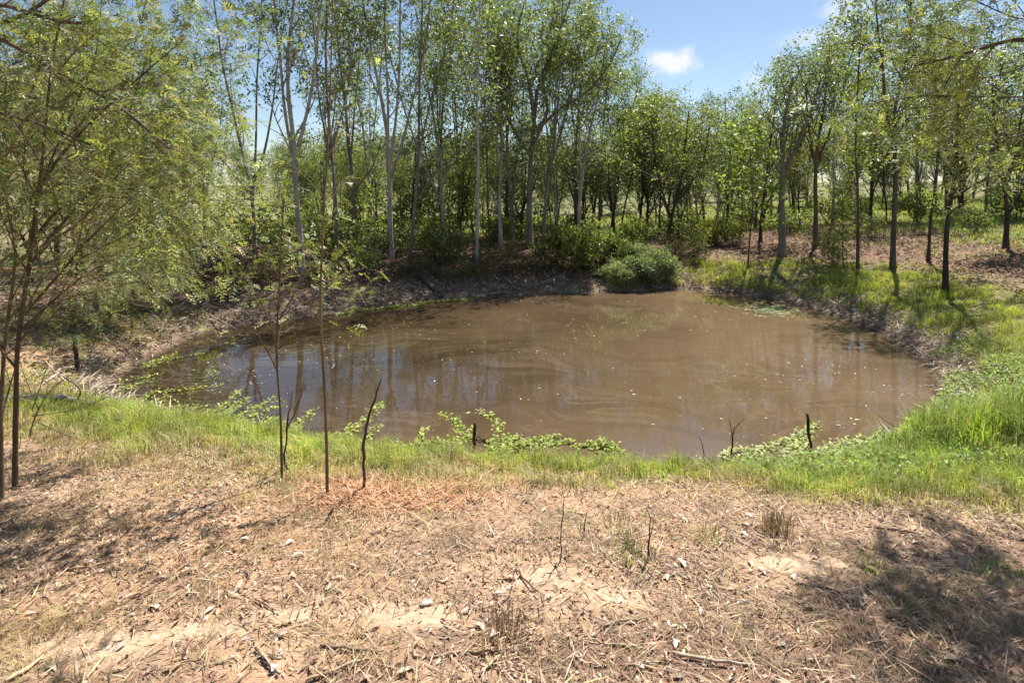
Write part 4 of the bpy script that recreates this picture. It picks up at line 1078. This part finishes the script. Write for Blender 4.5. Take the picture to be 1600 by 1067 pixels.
# ------------------------------------------------------------------ plants on and beside the water
def creeper(label, trails, seed, dens=150, pal=((0.36, 0.42, 0.11), (0.44, 0.46, 0.16), (0.26, 0.34, 0.08))):
    """Creeping water plant: runners that float out from the bank, leaves along them."""
    rg = rng_of(seed)
    S_, C_ = Acc(), Acc()
    g0 = None
    for tr in trails:
        pts = []
        for (px, py, *up) in tr:
            z = WATER_Z + 0.015 + (up[0] if up else 0)
            d = (CAM_Z - z) * F / (py - HORIZON)
            p = np.array([(px - 800) / F * d, d, z])
            pts.append(p)
        if g0 is None:
            g0 = pts[0].copy()
        q = resample(np.array(pts), 14)
        q[:, :2] += rg.standard_normal((14, 2)) * 0.012
        S_.tube(q - g0, np.linspace(.006, .003, 14), 4, (0.20, 0.13, 0.06), cap=False)
        ln = np.linalg.norm(np.diff(q, axis=0), axis=1).sum()
        n = int(ln * dens)
        t = rg.uniform(0.02, 1, n) * 13
        i = np.minimum(t.astype(int), 12); f = (t - i)[:, None]
        pos = q[i] + (q[i + 1] - q[i]) * f + rg.standard_normal((n, 3)) * np.array([.032, .032, .02]) - g0
        pos[:, 2] = np.maximum(pos[:, 2], WATER_Z + 0.01 - g0[2])
        d = unit(rg.standard_normal((n, 3)) * np.array([1, 1, .35]) + np.array([0, 0, .25]))
        C_.leaves(pos, d, unit(np.array([0, 0, 1.0]) + rg.standard_normal((n, 3)) * .35), rg.uniform(.032, .07, n), rg.uniform(.022, .04, n), pick(rg, pal, n), fold=.15)
    e = empty('water_plant', g0)
    tag(e, label, 'water plant')
    put('stem', S_.mesh('creeper_stem', M_BARK), e)['kind'] = 'stuff'
    put('leaves', C_.mesh('creeper_leaves', M_GRASS), e)['kind'] = 'stuff'
creeper('yellow-leaved runner reaching farthest out from the left bank', [[(220, 575, .05), (260, 563), (318, 552)], [(225, 570, .03), (250, 562), (275, 553)]], 401, 70)
creeper('pair of yellow runners floating at the left tip of the pond', [[(185, 598, .04), (215, 592), (249, 585)], [(178, 612, .04), (205, 602), (245, 594)], [(172, 618, .08), (200, 607), (222, 604)]], 402, 70)
creeper('leafy mat of creeping water plants along the left near shore', [[(190, 640, .1), (225, 622), (260, 612), (300, 607), (347, 602)], [(185, 628, .1), (225, 622), (245, 608)], [(210, 645, .15), (245, 630), (280, 626)],
        [(240, 650, .1), (265, 640), (300, 634)], [(270, 655, .1), (295, 642), (318, 634)], [(200, 640, .1), (230, 632), (262, 618)], [(290, 660, .1), (320, 652), (330, 640)]], 403, 80)
creeper('tall leafy creeper rising against the reflection left of the saplings', [[(330, 670, .1), (355, 645, .1), (390, 620, .12)], [(340, 675, .1), (375, 650, .1), (430, 622, .12)], [(350, 680, .1), (390, 655, .08), (440, 632, .1)],
        [(320, 668, .1), (345, 640, .12), (375, 612, .14)], [(360, 685, .1), (400, 668, .05), (432, 653)], [(385, 690, .1), (420, 672), (450, 660)], [(440, 700, .12), (460, 670, .15), (492, 640, .2)]], 404)
creeper('creeper growing between the tall sapling and the bent stick', [[(520, 718, .2), (540, 690, .2), (560, 665, .25), (598, 632, .3)], [(530, 718, .2), (548, 690, .2), (545, 665, .25)], [(540, 720, .15), (570, 690, .2), (590, 665, .25)], [(500, 712, .15), (515, 690, .2), (530, 680, .2)]], 405)
creeper('arching leafy creeper left behind the charred stake', [[(660, 722, .15), (700, 690, .2), (720, 665, .25), (690, 648, .25)], [(640, 718, .12), (655, 690, .2), (665, 668, .2)], [(690, 728, .12), (715, 695, .2), (740, 670, .2)],
        [(620, 712, .1), (650, 695, .1), (690, 690, .1)], [(680, 725, .12), (705, 700, .15), (730, 690, .15)]], 406)
creeper('curling creeper with runners floating right of the charred stake', [[(760, 728, .1), (772, 690, .15), (782, 665, .2), (765, 648, .25), (742, 642, .25)], [(750, 728, .1), (790, 700, .05), (840, 690), (895, 692)], [(760, 730, .1), (810, 695, .03), (880, 682)],
        [(750, 728, .08), (800, 702), (850, 698), (870, 694)], [(745, 725, .1), (785, 690, .08), (815, 682)]], 407)
creeper('small separate tuft of floating creeper in front of the middle water', [[(900, 698), (925, 696), (945, 702), (970, 706)], [(925, 692, .03), (945, 690, .04), (965, 700)], [(930, 706), (950, 700), (968, 712)], [(935, 690, .05), (955, 696, .03), (975, 710)]], 408)
creeper('pale floating leaves gathered around the dark leaning stake', [[(1170, 718, .05), (1205, 700), (1235, 688)], [(1200, 722, .05), (1232, 700), (1250, 672)], [(1230, 725, .05), (1252, 690), (1272, 660)], [(1250, 720, .05), (1290, 700), (1330, 690)],
        [(1150, 718, .05), (1180, 704), (1215, 698)], [(1240, 715), (1262, 680), (1275, 664)], [(1280, 715, .05), (1310, 698), (1350, 682)], [(1330, 705, .05), (1355, 690), (1385, 672)], [(1125, 712, .05), (1150, 704), (1185, 706)]], 409,
        pal=((0.42, 0.46, 0.22), (0.5, 0.5, 0.28), (0.3, 0.36, 0.12)))
creeper('sparse weeds creeping over the mud at the right pond end', [[(1470, 625, .06), (1440, 645, .03), (1420, 660, .03)], [(1475, 640, .06), (1455, 650, .05), (1430, 668, .05)], [(1480, 610, .05), (1470, 625, .04), (1478, 640, .06)], [(1440, 672, .08), (1410, 678, .04), (1385, 690, .05)]], 410)
creeper('thin line of green weed along the foot of the far bank', [[(520, 492, .02), (560, 486), (610, 480), (660, 473)], [(640, 474), (690, 471), (740, 467)], [(600, 480), (640, 478), (665, 474)]], 411)

# pads and specks afloat
rg = rng_of(420)
a = Acc()
n = 260
px, py = rg.normal(1205, 24, n), rg.normal(483, 4.5, n)
d = (CAM_Z - WATER_Z - 0.006) * F / (py - HORIZON)
pos = np.stack([(px - 800) / F * d, d, np.full(n, WATER_Z + 0.006)], 1)
pos = pos[shore(pos[:, 0], pos[:, 1]) < -0.1]; n = len(pos)
az = rg.uniform(0, 6.28, n)
a.leaves(pos, np.stack([np.cos(az), np.sin(az), 0 * az], 1), np.tile([0, 0, 1.0], (n, 1)), rg.uniform(.05, .13, n), rg.uniform(.05, .1, n), pick(rg, [(0.34, 0.38, 0.2), (0.28, 0.33, 0.14)], n), fold=0.03)
tag(put('floating_pads', a.mesh('floating_pads', M_GRASS)), 'mat of pale floating weed near the right bank of the pond', 'water weed', kind='stuff')
a = Acc()
n = 5200
lo, hi = POND.min(0), POND.max(0)
pos = np.c_[rg.uniform(lo[0], hi[0], n), rg.uniform(lo[1], hi[1], n)]
dens = .5 * fnoise(pos[:, 0] * .5 + 9, pos[:, 1] * .9, 77) + .5 * fnoise(pos[:, 0] * 2.2, pos[:, 1] * 3.4, 78)
pos = pos[(shore(pos[:, 0], pos[:, 1]) < -0.05) & (rg.uniform(size=n) < sstep(.45, .65, dens) * .9 + .05)]
n = len(pos)
pos = np.c_[pos, np.full(n, WATER_Z + 0.005)]
az = rg.uniform(0, 6.28, n)
big = rg.uniform(size=n) ** 3
a.leaves(pos, np.stack([np.cos(az), np.sin(az), 0 * az], 1), np.tile([0, 0, 1.0], (n, 1)), .013 + .055 * big, .010 + .02 * big, pick(rg, [(0.46, 0.41, 0.31), (0.55, 0.5, 0.4), (0.32, 0.24, 0.15), (0.4, 0.34, 0.24)], n), fold=0.12)
tag(put('floating_leaves', a.mesh('floating_leaves', M_DRY)), 'tiny pale leaves and specks drifting on the brown water', 'floating leaves', kind='stuff')

# ------------------------------------------------------------------ grass
rg = rng_of(600)
def scatter(n, x0, x1, y0, y1):
    return rg.uniform(x0, x1, n), rg.uniform(y0, y1, n)
def in_view(x, y, z=0.0, m=120):
    px = 800 + x / np.maximum(y, .1) * F
    return (y > 1.2) & (px > -m - 200) & (px < 1600 + m + 200)
GREEN = np.array([(0.22, 0.33, 0.055), (0.27, 0.38, 0.065), (0.17, 0.28, 0.045), (0.33, 0.40, 0.08)])
YELLOW = np.array([(0.42, 0.40, 0.14), (0.47, 0.42, 0.17), (0.37, 0.38, 0.11)])
STRAW = np.array([(0.52, 0.40, 0.26), (0.60, 0.48, 0.33), (0.42, 0.31, 0.19), (0.50, 0.36, 0.23)])
def grass(name, label, x, y, H, colr, W=0.006, bend=(0.1, 0.7), cat='grass', clump=4.0):
    z = height(x, y)
    n = len(x)
    a = Acc()
    cl = fnoise(x * clump, y * clump, 151)
    H = H * (0.45 + 1.1 * cl)
    colr = colr * (0.72 + 0.56 * fnoise(x * clump * .6, y * clump * .6, 153))[:, None]
    lean = fnoise(x * clump * .7, y * clump * .7, 155) * 12.6 + rg.normal(0, .9, n)
    bend = (bend[0], bend[1] * 1.5)
    a.blades(np.c_[x, y, z - 0.01], lean, H, np.broadcast_to(W, (n,)) * rg.uniform(.7, 1.3, n), rg.uniform(bend[0], bend[1], n), colr)
    return tag(put(name, a.mesh(name, M_GRASS)), label, cat, kind='stuff')

# near bank strip
x, y = scatter(230000, -6.5, 7.0, 3.4, 8.6)
s = shore(x, y); w = sides(x, y); rch = near_reach(x)
nz = fnoise(x * 1.7, y * 1.7, 61); nz2 = fnoise(x * 5, y * 5, 63)
t = s / rch + (nz - .5) * 0.7
ok = (s > 0.02) & (y < 7.2) & (t < 1.05) & (rg.uniform(size=len(x)) < sstep(1.1, 0.55, t) * (0.45 + 0.75 * sstep(.35, .6, nz2))) & in_view(x, y)
x, y, s, t, nz, nz2 = x[ok], y[ok], s[ok], t[ok], nz[ok], nz2[ok]
n = len(x)
dry = np.clip(-.05 + sstep(0.4, 1.0, t) + (nz2 - .5) * .8, 0, 1)[:, None]
u = rg.uniform(size=(n, 1))
colr = np.where(u < dry * 0.8, pick(rg, STRAW, n), np.where(u < dry * 0.6 + 0.45, pick(rg, YELLOW, n), pick(rg, GREEN, n)))
H = (0.075 + 0.10 * sstep(1.0, 0.4, t)) * rg.uniform(.55, 1.35, n) * (0.75 + 0.6 * nz) * (0.45 + 0.55 * sstep(0.15, 0.9, s))
grass('bank_grass', 'strip of soft yellow-green grass along the near bank', x, y, H, colr, 0.0055)
print('near grass', n)

# right bank, lush
x, y = scatter(230000, 3.0, 14.0, 4.0, 21.0)
s = shore(x, y); w = sides(x, y)
nz = fnoise(x * .9, y * .9, 65); nz2 = fnoise(x * 3.2, y * 3.2, 67)
lim = np.interp(y, [4, 6, 8, 12, 15, 18, 21], [2.6, 3.2, 3.8, 3.8, 4.2, 3.8, 2.6])
edge0 = np.interp(y, [6, 8, 10, 12, 17, 19], [0.15, .5, .55, .45, .25, .2])
t = s / lim + (nz - .5) * .6
ok = (s > edge0 + .3 * (nz2 - .5)) & (t < 1.05) & ((w[2] > .12) | (x > 5)) & (rg.uniform(size=len(x)) < sstep(1.05, .6, t) * (.25 + .9 * sstep(.3, .6, nz2)) * (1 - .8 * sstep(.45, .6, fnoise(x * 1.5, y * 1.5, 73)) * (y < 10.5))) & in_view(x, y)
x, y, s, t, nz, nz2 = (q[ok] for q in (x, y, s, t, nz, nz2))
n = len(x)
SUNLIT_LIME = np.array([(0.40, 0.46, 0.085), (0.46, 0.48, 0.11), (0.34, 0.42, 0.07)])  # brighter blades for the farther bank: sunlight put into the grass colour
dry = np.clip(.10 + sstep(.6, 1.0, t) * .6 + (nz - .5) * .8, 0, 1)[:, None]
u = rg.uniform(size=(n, 1))
colr = np.where(u < dry * .25, pick(rg, STRAW, n), np.where(u < dry * .5 + .25, pick(rg, YELLOW, n), np.where(rg.uniform(size=(n, 1)) < sstep(6, 12, y)[:, None] * .85, pick(rg, SUNLIT_LIME, n), pick(rg, GREEN, n))))
H = (.05 + .17 * sstep(.3, .7, .5 * nz + .5 * nz2)) * rg.uniform(.5, 1.3, n) * sstep(1.3, .5, t)
grass('bank_grass', 'lush bright green grass covering the right-hand bank', x, y, H, colr, np.interp(y, [5, 20], [.006, .013]))
print('right grass', n)

# tall reedy grass at the right edge
x, y = scatter(26000, 3.6, 7.6, 4.9, 7.6)
c = gp(1530, 700)
s = shore(x, y)
rr = ((x - 5.1) / 1.4) ** 2 + ((y - 5.95) / .85) ** 2 + (fnoise(x * 2, y * 2, 71) - .5) * 1.2
ok = (s > .4) & (rr < 1) & (rg.uniform(size=len(x)) < sstep(1.0, .3, rr))
x, y, rr = x[ok], y[ok], rr[ok]
n = len(x)
colr = np.where(rg.uniform(size=(n, 1)) < .25, pick(rg, YELLOW, n), pick(rg, GREEN, n))
grass('tall_grass', 'tall dense clump of green grass by the right edge', x, y, rg.uniform(.2, .5, n) * (1.1 - .5 * rr), colr, .009, (.1, .6))
print('tall', n)

# low broad-leaved weeds between the grass and the water
def weeds(name, label, x, y, hgt, pal, L=.03, W=.02):
    z = height(x, y); n = len(x)
    a = Acc()
    pos = np.c_[x, y, z + hgt * rg.uniform(.1, 1, n)]
    d = unit(rg.standard_normal((n, 3)) + np.array([0, 0, .2]))
    a.leaves(pos, d, unit(np.array([0, 0, 1.]) + rg.standard_normal((n, 3)) * .5), L * rg.uniform(.6, 1.4, n), W * rg.uniform(.6, 1.4, n), pick(rg, pal, n), fold=.15)
    return tag(put(name, a.mesh(name, M_GRASS)), label, 'weeds', kind='stuff')
WEED = [(0.27, 0.37, 0.13), (0.34, 0.43, 0.18), (0.20, 0.29, 0.08)]
x, y = scatter(60000, 2.2, 8.5, 5.0, 10.5)
s = shore(x, y); nz = fnoise(x * 1.5, y * 1.5, 73)
ok = (s > .1) & (s < 2.0 + 1.6 * (nz - .5)) & (nz > .42) & in_view(x, y) & ((x > 4) | (y < 7.5)) & (rg.uniform(size=len(x)) < .75)
x, y = x[ok], y[ok]
weeds('low_weeds', 'low leafy weeds spreading beside the right end of the pond', x, y, .05 + .22 * fnoise(x * 2.2, y * 2.2, 75), WEED, .04, .026)
print('weeds', len(x))
x, y = scatter(26000, -10, -3.2, 6.6, 13.5)
s = shore(x, y); nz = fnoise(x * 1.1, y * 1.1, 77)
ok = (s > .15) & (s < 3.2) & (nz > .5) & in_view(x, y)
x, y = x[ok], y[ok]
weeds('low_weeds', 'patchy low green weeds on the left bank', x, y, .03 + .07 * rg.uniform(size=len(x)), WEED + [tuple(v) for v in YELLOW], L=.035, W=.018)
x, y = scatter(42000, -10.5, -3.0, 5.5, 14.0)
s = shore(x, y); nz = fnoise(x * .9 + 5, y * .9, 79)
ok = (s > .35) & (nz > .42) & in_view(x, y) & (rg.uniform(size=len(x)) < sstep(.42, .6, nz))
x, y = x[ok], y[ok]; n = len(x)
grass('bank_grass', 'thin short grass under the wattles on the left bank', x, y, rg.uniform(.04, .14, n), np.where(rg.uniform(size=(n, 1)) < .5, pick(rg, GREEN, n), pick(rg, YELLOW, n)), .007)

# pasture behind the right-hand trees and across the far bank
x, y = scatter(170000, -16, 34, 16, 44)
s = shore(x, y); nz = fnoise(x * .35, y * .35, 81); nz2 = fnoise(x * 1.6, y * 1.6, 83)
pm = np.maximum(sstep(11, 15, x), sstep(24, 30, y))
ok = (s > 3) & in_view(x, y) & (rg.uniform(size=len(x)) < pm * sstep(.25, .5, nz) * (.3 + nz2))
x, y = x[ok], y[ok]; n = len(x)
grass('pasture_grass', 'sunlit pale green pasture grass behind the trees', x, y, rg.uniform(.08, .25, n), np.where(rg.uniform(size=(n, 1)) < .5, pick(rg, GREEN, n), pick(rg, YELLOW, n)), .022)
print('pasture', n)

# short dry grass on the foreground soil
x, y = scatter(210000, -6.0, 6.0, 1.7, 5.8)
s = shore(x, y); nz = fnoise(x * 1.3, y * 1.3, 85); nz2 = fnoise(x * 4.5, y * 4.5, 87)
sm = sandy(x, y)
ok = (s > near_reach(x) * .75) & in_view(x, y) & (rg.uniform(size=len(x)) < sstep(.38, .72, .5 * nz + .5 * nz2) * (1 - .75 * sstep(.3, .8, sm)))
x, y, nz, nz2 = x[ok], y[ok], nz[ok], nz2[ok]; n = len(x)
u = rg.uniform(size=(n, 1)); gg = sstep(.52, .72, fnoise(x * .8 + 3, y * .8, 89))[:, None]
colr = np.where(u < .05 + .2 * gg, pick(rg, YELLOW * np.array([.75, .85, .8]), n), np.where(sstep(3.15, 2.7, y + 1.0 * (nz - .5) - 0.12 * x)[:, None] * .75 > rg.uniform(size=(n, 1)), pick(rg, [(0.30, 0.19, 0.125), (0.22, 0.135, 0.09), (0.38, 0.26, 0.17)], n), pick(rg, np.vstack([STRAW, STRAW * np.array([.8, .72, .66]), STRAW * .5]), n)))
grass('dry_grass', 'sparse dry straw grass over the foreground soil', x, y, rg.uniform(.014, .055, n) * (.6 + nz2), colr, .0036, (.5, 2.6))
print('dry', n)

# ------------------------------------------------------------------ litter
def litter(name, label, x, y, L, W, pal, lift=.012, curl=.4, tilt=.35):
    z = height(x, y); n = len(x)
    a = Acc()
    az = rg.uniform(0, 6.28, n)
    d = unit(np.stack([np.cos(az), np.sin(az), rg.normal(0, tilt, n)], 1))
    nr = unit(np.array([0, 0, 1.]) + rg.standard_normal((n, 3)) * tilt)
    a.leaves(np.c_[x, y, z + lift * rg.uniform(.2, 1, n)], d, nr, L * rg.uniform(.5, 1.4, n), W * rg.uniform(.6, 1.4, n), pick(rg, pal, n), fold=curl)
    return tag(put(name, a.mesh(name, M_DRY)), label, 'leaf litter', kind='stuff')
LIT = [(0.48, 0.36, 0.26), (0.38, 0.26, 0.17), (0.58, 0.48, 0.38), (0.26, 0.17, 0.115), (0.15, 0.10, 0.07), (0.46, 0.31, 0.20)]
x, y = scatter(75000, -6, 6.5, 1.7, 6.0)
s = shore(x, y); nz = fnoise(x * 1.1 + 7, y * 1.1, 91); nz2 = fnoise(x * 5, y * 5, 93)
sm = sandy(x, y)
ok = (s > near_reach(x) * .6) & in_view(x, y) & (rg.uniform(size=len(x)) < (.25 + .75 * sstep(.35, .65, .6 * nz + .4 * nz2)) * (1 - .7 * sstep(.3, .8, sm)))
x, y = x[ok], y[ok]
litter('leaf_litter', 'brown and straw leaf litter strewn over the foreground soil', x, y, .038, .012, LIT)
print('litter', len(x))
LITF = [(0.22, 0.14, 0.095), (0.15, 0.10, 0.07), (0.30, 0.21, 0.15), (0.26, 0.15, 0.09), (0.36, 0.28, 0.21)]
x, y = scatter(90000, -13, 17, 8.5, 27)
s = shore(x, y); nz = fnoise(x * .8, y * .8, 95)
gb = (x > 5) & (s < 3.0) & (y < 18)
ok = (s > .12) & in_view(x, y) & ~gb & (rg.uniform(size=len(x)) < .25 + .75 * sstep(.35, .6, nz))
x, y = x[ok], y[ok]
litter('leaf_litter', 'red-brown leaf litter under the trees of the far bank', x, y, .13, .045, LITF, lift=.03)
# twigs caught along the mud margin
x, y = scatter(75000, -8, 9, 7, 20)
s = shore(x, y)
ok = (s > .03) & (s < 1.25) & (rg.uniform(size=len(x)) < .8 * sstep(1.3, .5, s))
x, y = x[ok], y[ok]
litter('shore_twigs', 'grey twigs and dead stems washed up along the mud margin', x, y, .24, .02, [(0.34, 0.28, 0.22), (0.44, 0.37, 0.30), (0.20, 0.155, 0.12), (0.54, 0.47, 0.39)], lift=.04, tilt=.5)
# fine twig litter in front
x, y = scatter(22000, -5, 5.5, 1.7, 5.4)
s = shore(x, y); nz = fnoise(x * .9, y * .9, 97)
ok = (s > near_reach(x) * .8) & in_view(x, y) & (rg.uniform(size=len(x)) < (.15 + .85 * sstep(.4, .6, nz)) * (1 - .7 * sstep(.3, .6, sandy(x, y))))
x, y = x[ok], y[ok]
litter('twig_litter', 'fine dry twigs and grass stalks scattered on the soil', x, y, .16, .006, [(0.34, 0.25, 0.16), (0.20, 0.14, 0.10), (0.13, 0.09, 0.07), (0.48, 0.36, 0.23)], lift=.02, tilt=.12, curl=.1)
# orange fallen needles around the bent stick
g = gp(612, 772)
n = 3800
x = g[0] + rg.normal(0, .36, n); y = g[1] + rg.normal(0, .17, n)
litter('fallen_needles', 'heap of orange dead needles around the bent stick', x, y, .12, .0065, [(0.54, 0.30, 0.16), (0.46, 0.23, 0.115), (0.60, 0.40, 0.25), (0.36, 0.19, 0.10)], lift=.035, tilt=.25, curl=.15)

# the large pale leaves and bark flakes that can be told apart
def flake_mesh(seed, L, W, tone):
    rg2 = rng_of(seed)
    a = Acc()
    nn = 6
    u = np.linspace(0, 1, nn)
    wd = W * np.sin(np.pi * (u * .86 + .09)) ** .8 * (1 + .15 * rg2.standard_normal(nn))
    bow = L * .18 * rg2.uniform(-1, 1) * np.sin(np.pi * u)
    zc = L * rg2.uniform(.05, .16) * np.sin(np.pi * u) + .004
    v = []
    for s_ in (-.5, 0, .5):
        v.append(np.stack([L * (u - .5), bow + wd * s_, zc + abs(s_) * wd * rg2.uniform(.1, .6)], 1))
    v = np.concatenate(v)
    f = []
    for r_ in range(2):
        for i in range(nn - 1):
            f.append((r_ * nn + i, r_ * nn + i + 1, (r_ + 1) * nn + i + 1, (r_ + 1) * nn + i))
    a.add(v, None, f, tone)
    return a.mesh('fallen_leaf', M_DRY, True)
FLAKES = [flake_mesh(700 + i, .10, rg.uniform(.028, .05), t) for i, t in enumerate([(0.50, 0.42, 0.33), (0.44, 0.35, 0.26), (0.56, 0.49, 0.41), (0.36, 0.26, 0.18), (0.46, 0.32, 0.21), (0.30, 0.22, 0.16)])]
cnt = 0
while cnt < 210:
    px, py = rg.uniform(-20, 1620), rg.uniform(765, 1075)
    if rg.uniform() > .35 + .65 * (px > 900) * (py < 960):
        continue
    g = gp(px, py)
    if shore(g[0], g[1])[0] < near_reach(g[0]) * .85:
        continue
    o = put('fallen_leaf', FLAKES[rg.integers(0, len(FLAKES))], None, g + [0, 0, .006])
    o.rotation_euler = (rg.normal(0, .25), rg.normal(0, .25), rg.uniform(0, 6.28))
    o.scale = (rg.uniform(.35, .8),) * 3
    tag(o, 'pale dry fallen leaf or bark flake lying on the foreground soil', 'leaf', 'large pale leaves strewn on the foreground soil')
    cnt += 1

# ------------------------------------------------------------------ tufts
def tuft(label, base, H, n, pal, seed, rad=.07, W=.005):
    rg2 = rng_of(seed)
    g = gp(*base)
    a = Acc()
    x = rg2.normal(0, rad, n); y = rg2.normal(0, rad, n)
    z = height(x + g[0], y + g[1]) - g[2]
    a.blades(np.c_[x, y, z - .01], np.arctan2(y, x) + rg2.normal(0, .6, n), H * rg2.uniform(.4, 1.2, n), W, rg2.uniform(.1, .9, n), pick(rg2, pal, n))
    e = tag(empty('grass_tuft', g), label, 'grass tuft')
    put('blades', a.mesh('grass_tuft', M_GRASS), e)['kind'] = 'stuff'
OLIVE = [(0.20, 0.22, 0.08), (0.26, 0.26, 0.11), (0.30, 0.25, 0.13)]
tuft('small olive tuft in the clearing beside the thin dark twig', (985, 870), .12, 150, OLIVE, 801, .07)
tuft('olive grass tuft behind the clearing right of the thin dark twig', (1112, 842), .11, 120, OLIVE, 802, .06)
tuft('dead brown tuft on the litter near the right grass', (1212, 826), .13, 220, [(0.14, 0.10, 0.06), (0.2, 0.14, 0.08)], 803, .05)
tuft('tiny green tuft in the right litter', (1358, 888), .08, 70, GREEN, 804, .04)
tuft('olive tuft at the foot of the forking sapling', (445, 755), .10, 110, OLIVE, 805, .08)
tuft('olive tuft in the litter below the tall sapling', (540, 815), .07, 110, OLIVE, 806, .10)
tuft('wispy brown tuft at the bottom centre', (783, 1000), .15, 160, [(0.20, 0.13, 0.09), (0.28, 0.19, 0.12)], 807, .07)
tuft('yellow-green tuft right of centre near the grass edge', (965, 828), .10, 90, OLIVE, 808, .08)
tuft('brown dead weed clump left of the charred stake', (700, 716), .12, 320, [(0.22, 0.15, 0.11), (0.28, 0.20, 0.15), (0.16, 0.11, 0.08)], 809, .11)
tuft('brown dead weed clump right of the bent stick', (622, 726), .10, 240, [(0.22, 0.15, 0.10), (0.28, 0.22, 0.13)], 810, .10)
tuft('straw tuft at the grass edge below the forked black twig', (1185, 745), .14, 260, [tuple(v) for v in STRAW], 811, .14)
tuft('green tuft in the litter at the right edge', (1550, 892), .08, 90, GREEN, 812, .06)

# ------------------------------------------------------------------ far shed beyond the pasture
def shed():
    d = 150.0
    x = (316 - 800) / F * d
    z = h1(x, d)
    e = tag(empty('shed', (x, d, z)), 'small white-roofed shed far away across the field', 'shed')
    a = Acc()
    bx = np.array([(sx, sy, sz) for sz in (0, 1) for sx, sy in ((-2.4, -1.5), (2.4, -1.5), (2.4, 1.5), (-2.4, 1.5))], float) * np.array([1, 1, 1.7])
    a.add(bx, None, [(0, 1, 5, 4), (1, 2, 6, 5), (2, 3, 7, 6), (3, 0, 4, 7)], (0.35, 0.33, 0.30))
    put('wall', a.mesh('wall', M_WOOD), e)
    a = Acc()
    rv = np.array([(-2.7, -1.8, 1.65), (2.7, -1.8, 1.65), (2.7, 0, 2.5), (-2.7, 0, 2.5), (2.7, 1.8, 1.65), (-2.7, 1.8, 1.65)])
    rv = np.vstack([rv, rv + [0, 0, .08]])
    a.add(rv, None, [(0, 1, 2, 3), (3, 2, 4, 5), (6, 7, 8, 9), (9, 8, 10, 11), (0, 1, 7, 6), (4, 5, 11, 10)], (0.75, 0.76, 0.78))
    put('roof', a.mesh('roof', M_WOOD), e)
    a = Acc()
    a.add(np.array([(-.5, -1.53, 0), (.5, -1.53, 0), (.5, -1.53, 1.5), (-.5, -1.53, 1.5), (-.5, -1.5, 0), (.5, -1.5, 0), (.5, -1.5, 1.5), (-.5, -1.5, 1.5)]), None, [(0, 1, 2, 3), (0, 3, 7, 4), (1, 5, 6, 2), (3, 2, 6, 7)], (0.12, 0.11, 0.1))
    put('door', a.mesh('door', M_WOOD), e)
shed()
print('triangles in unique meshes', TRIS[0])
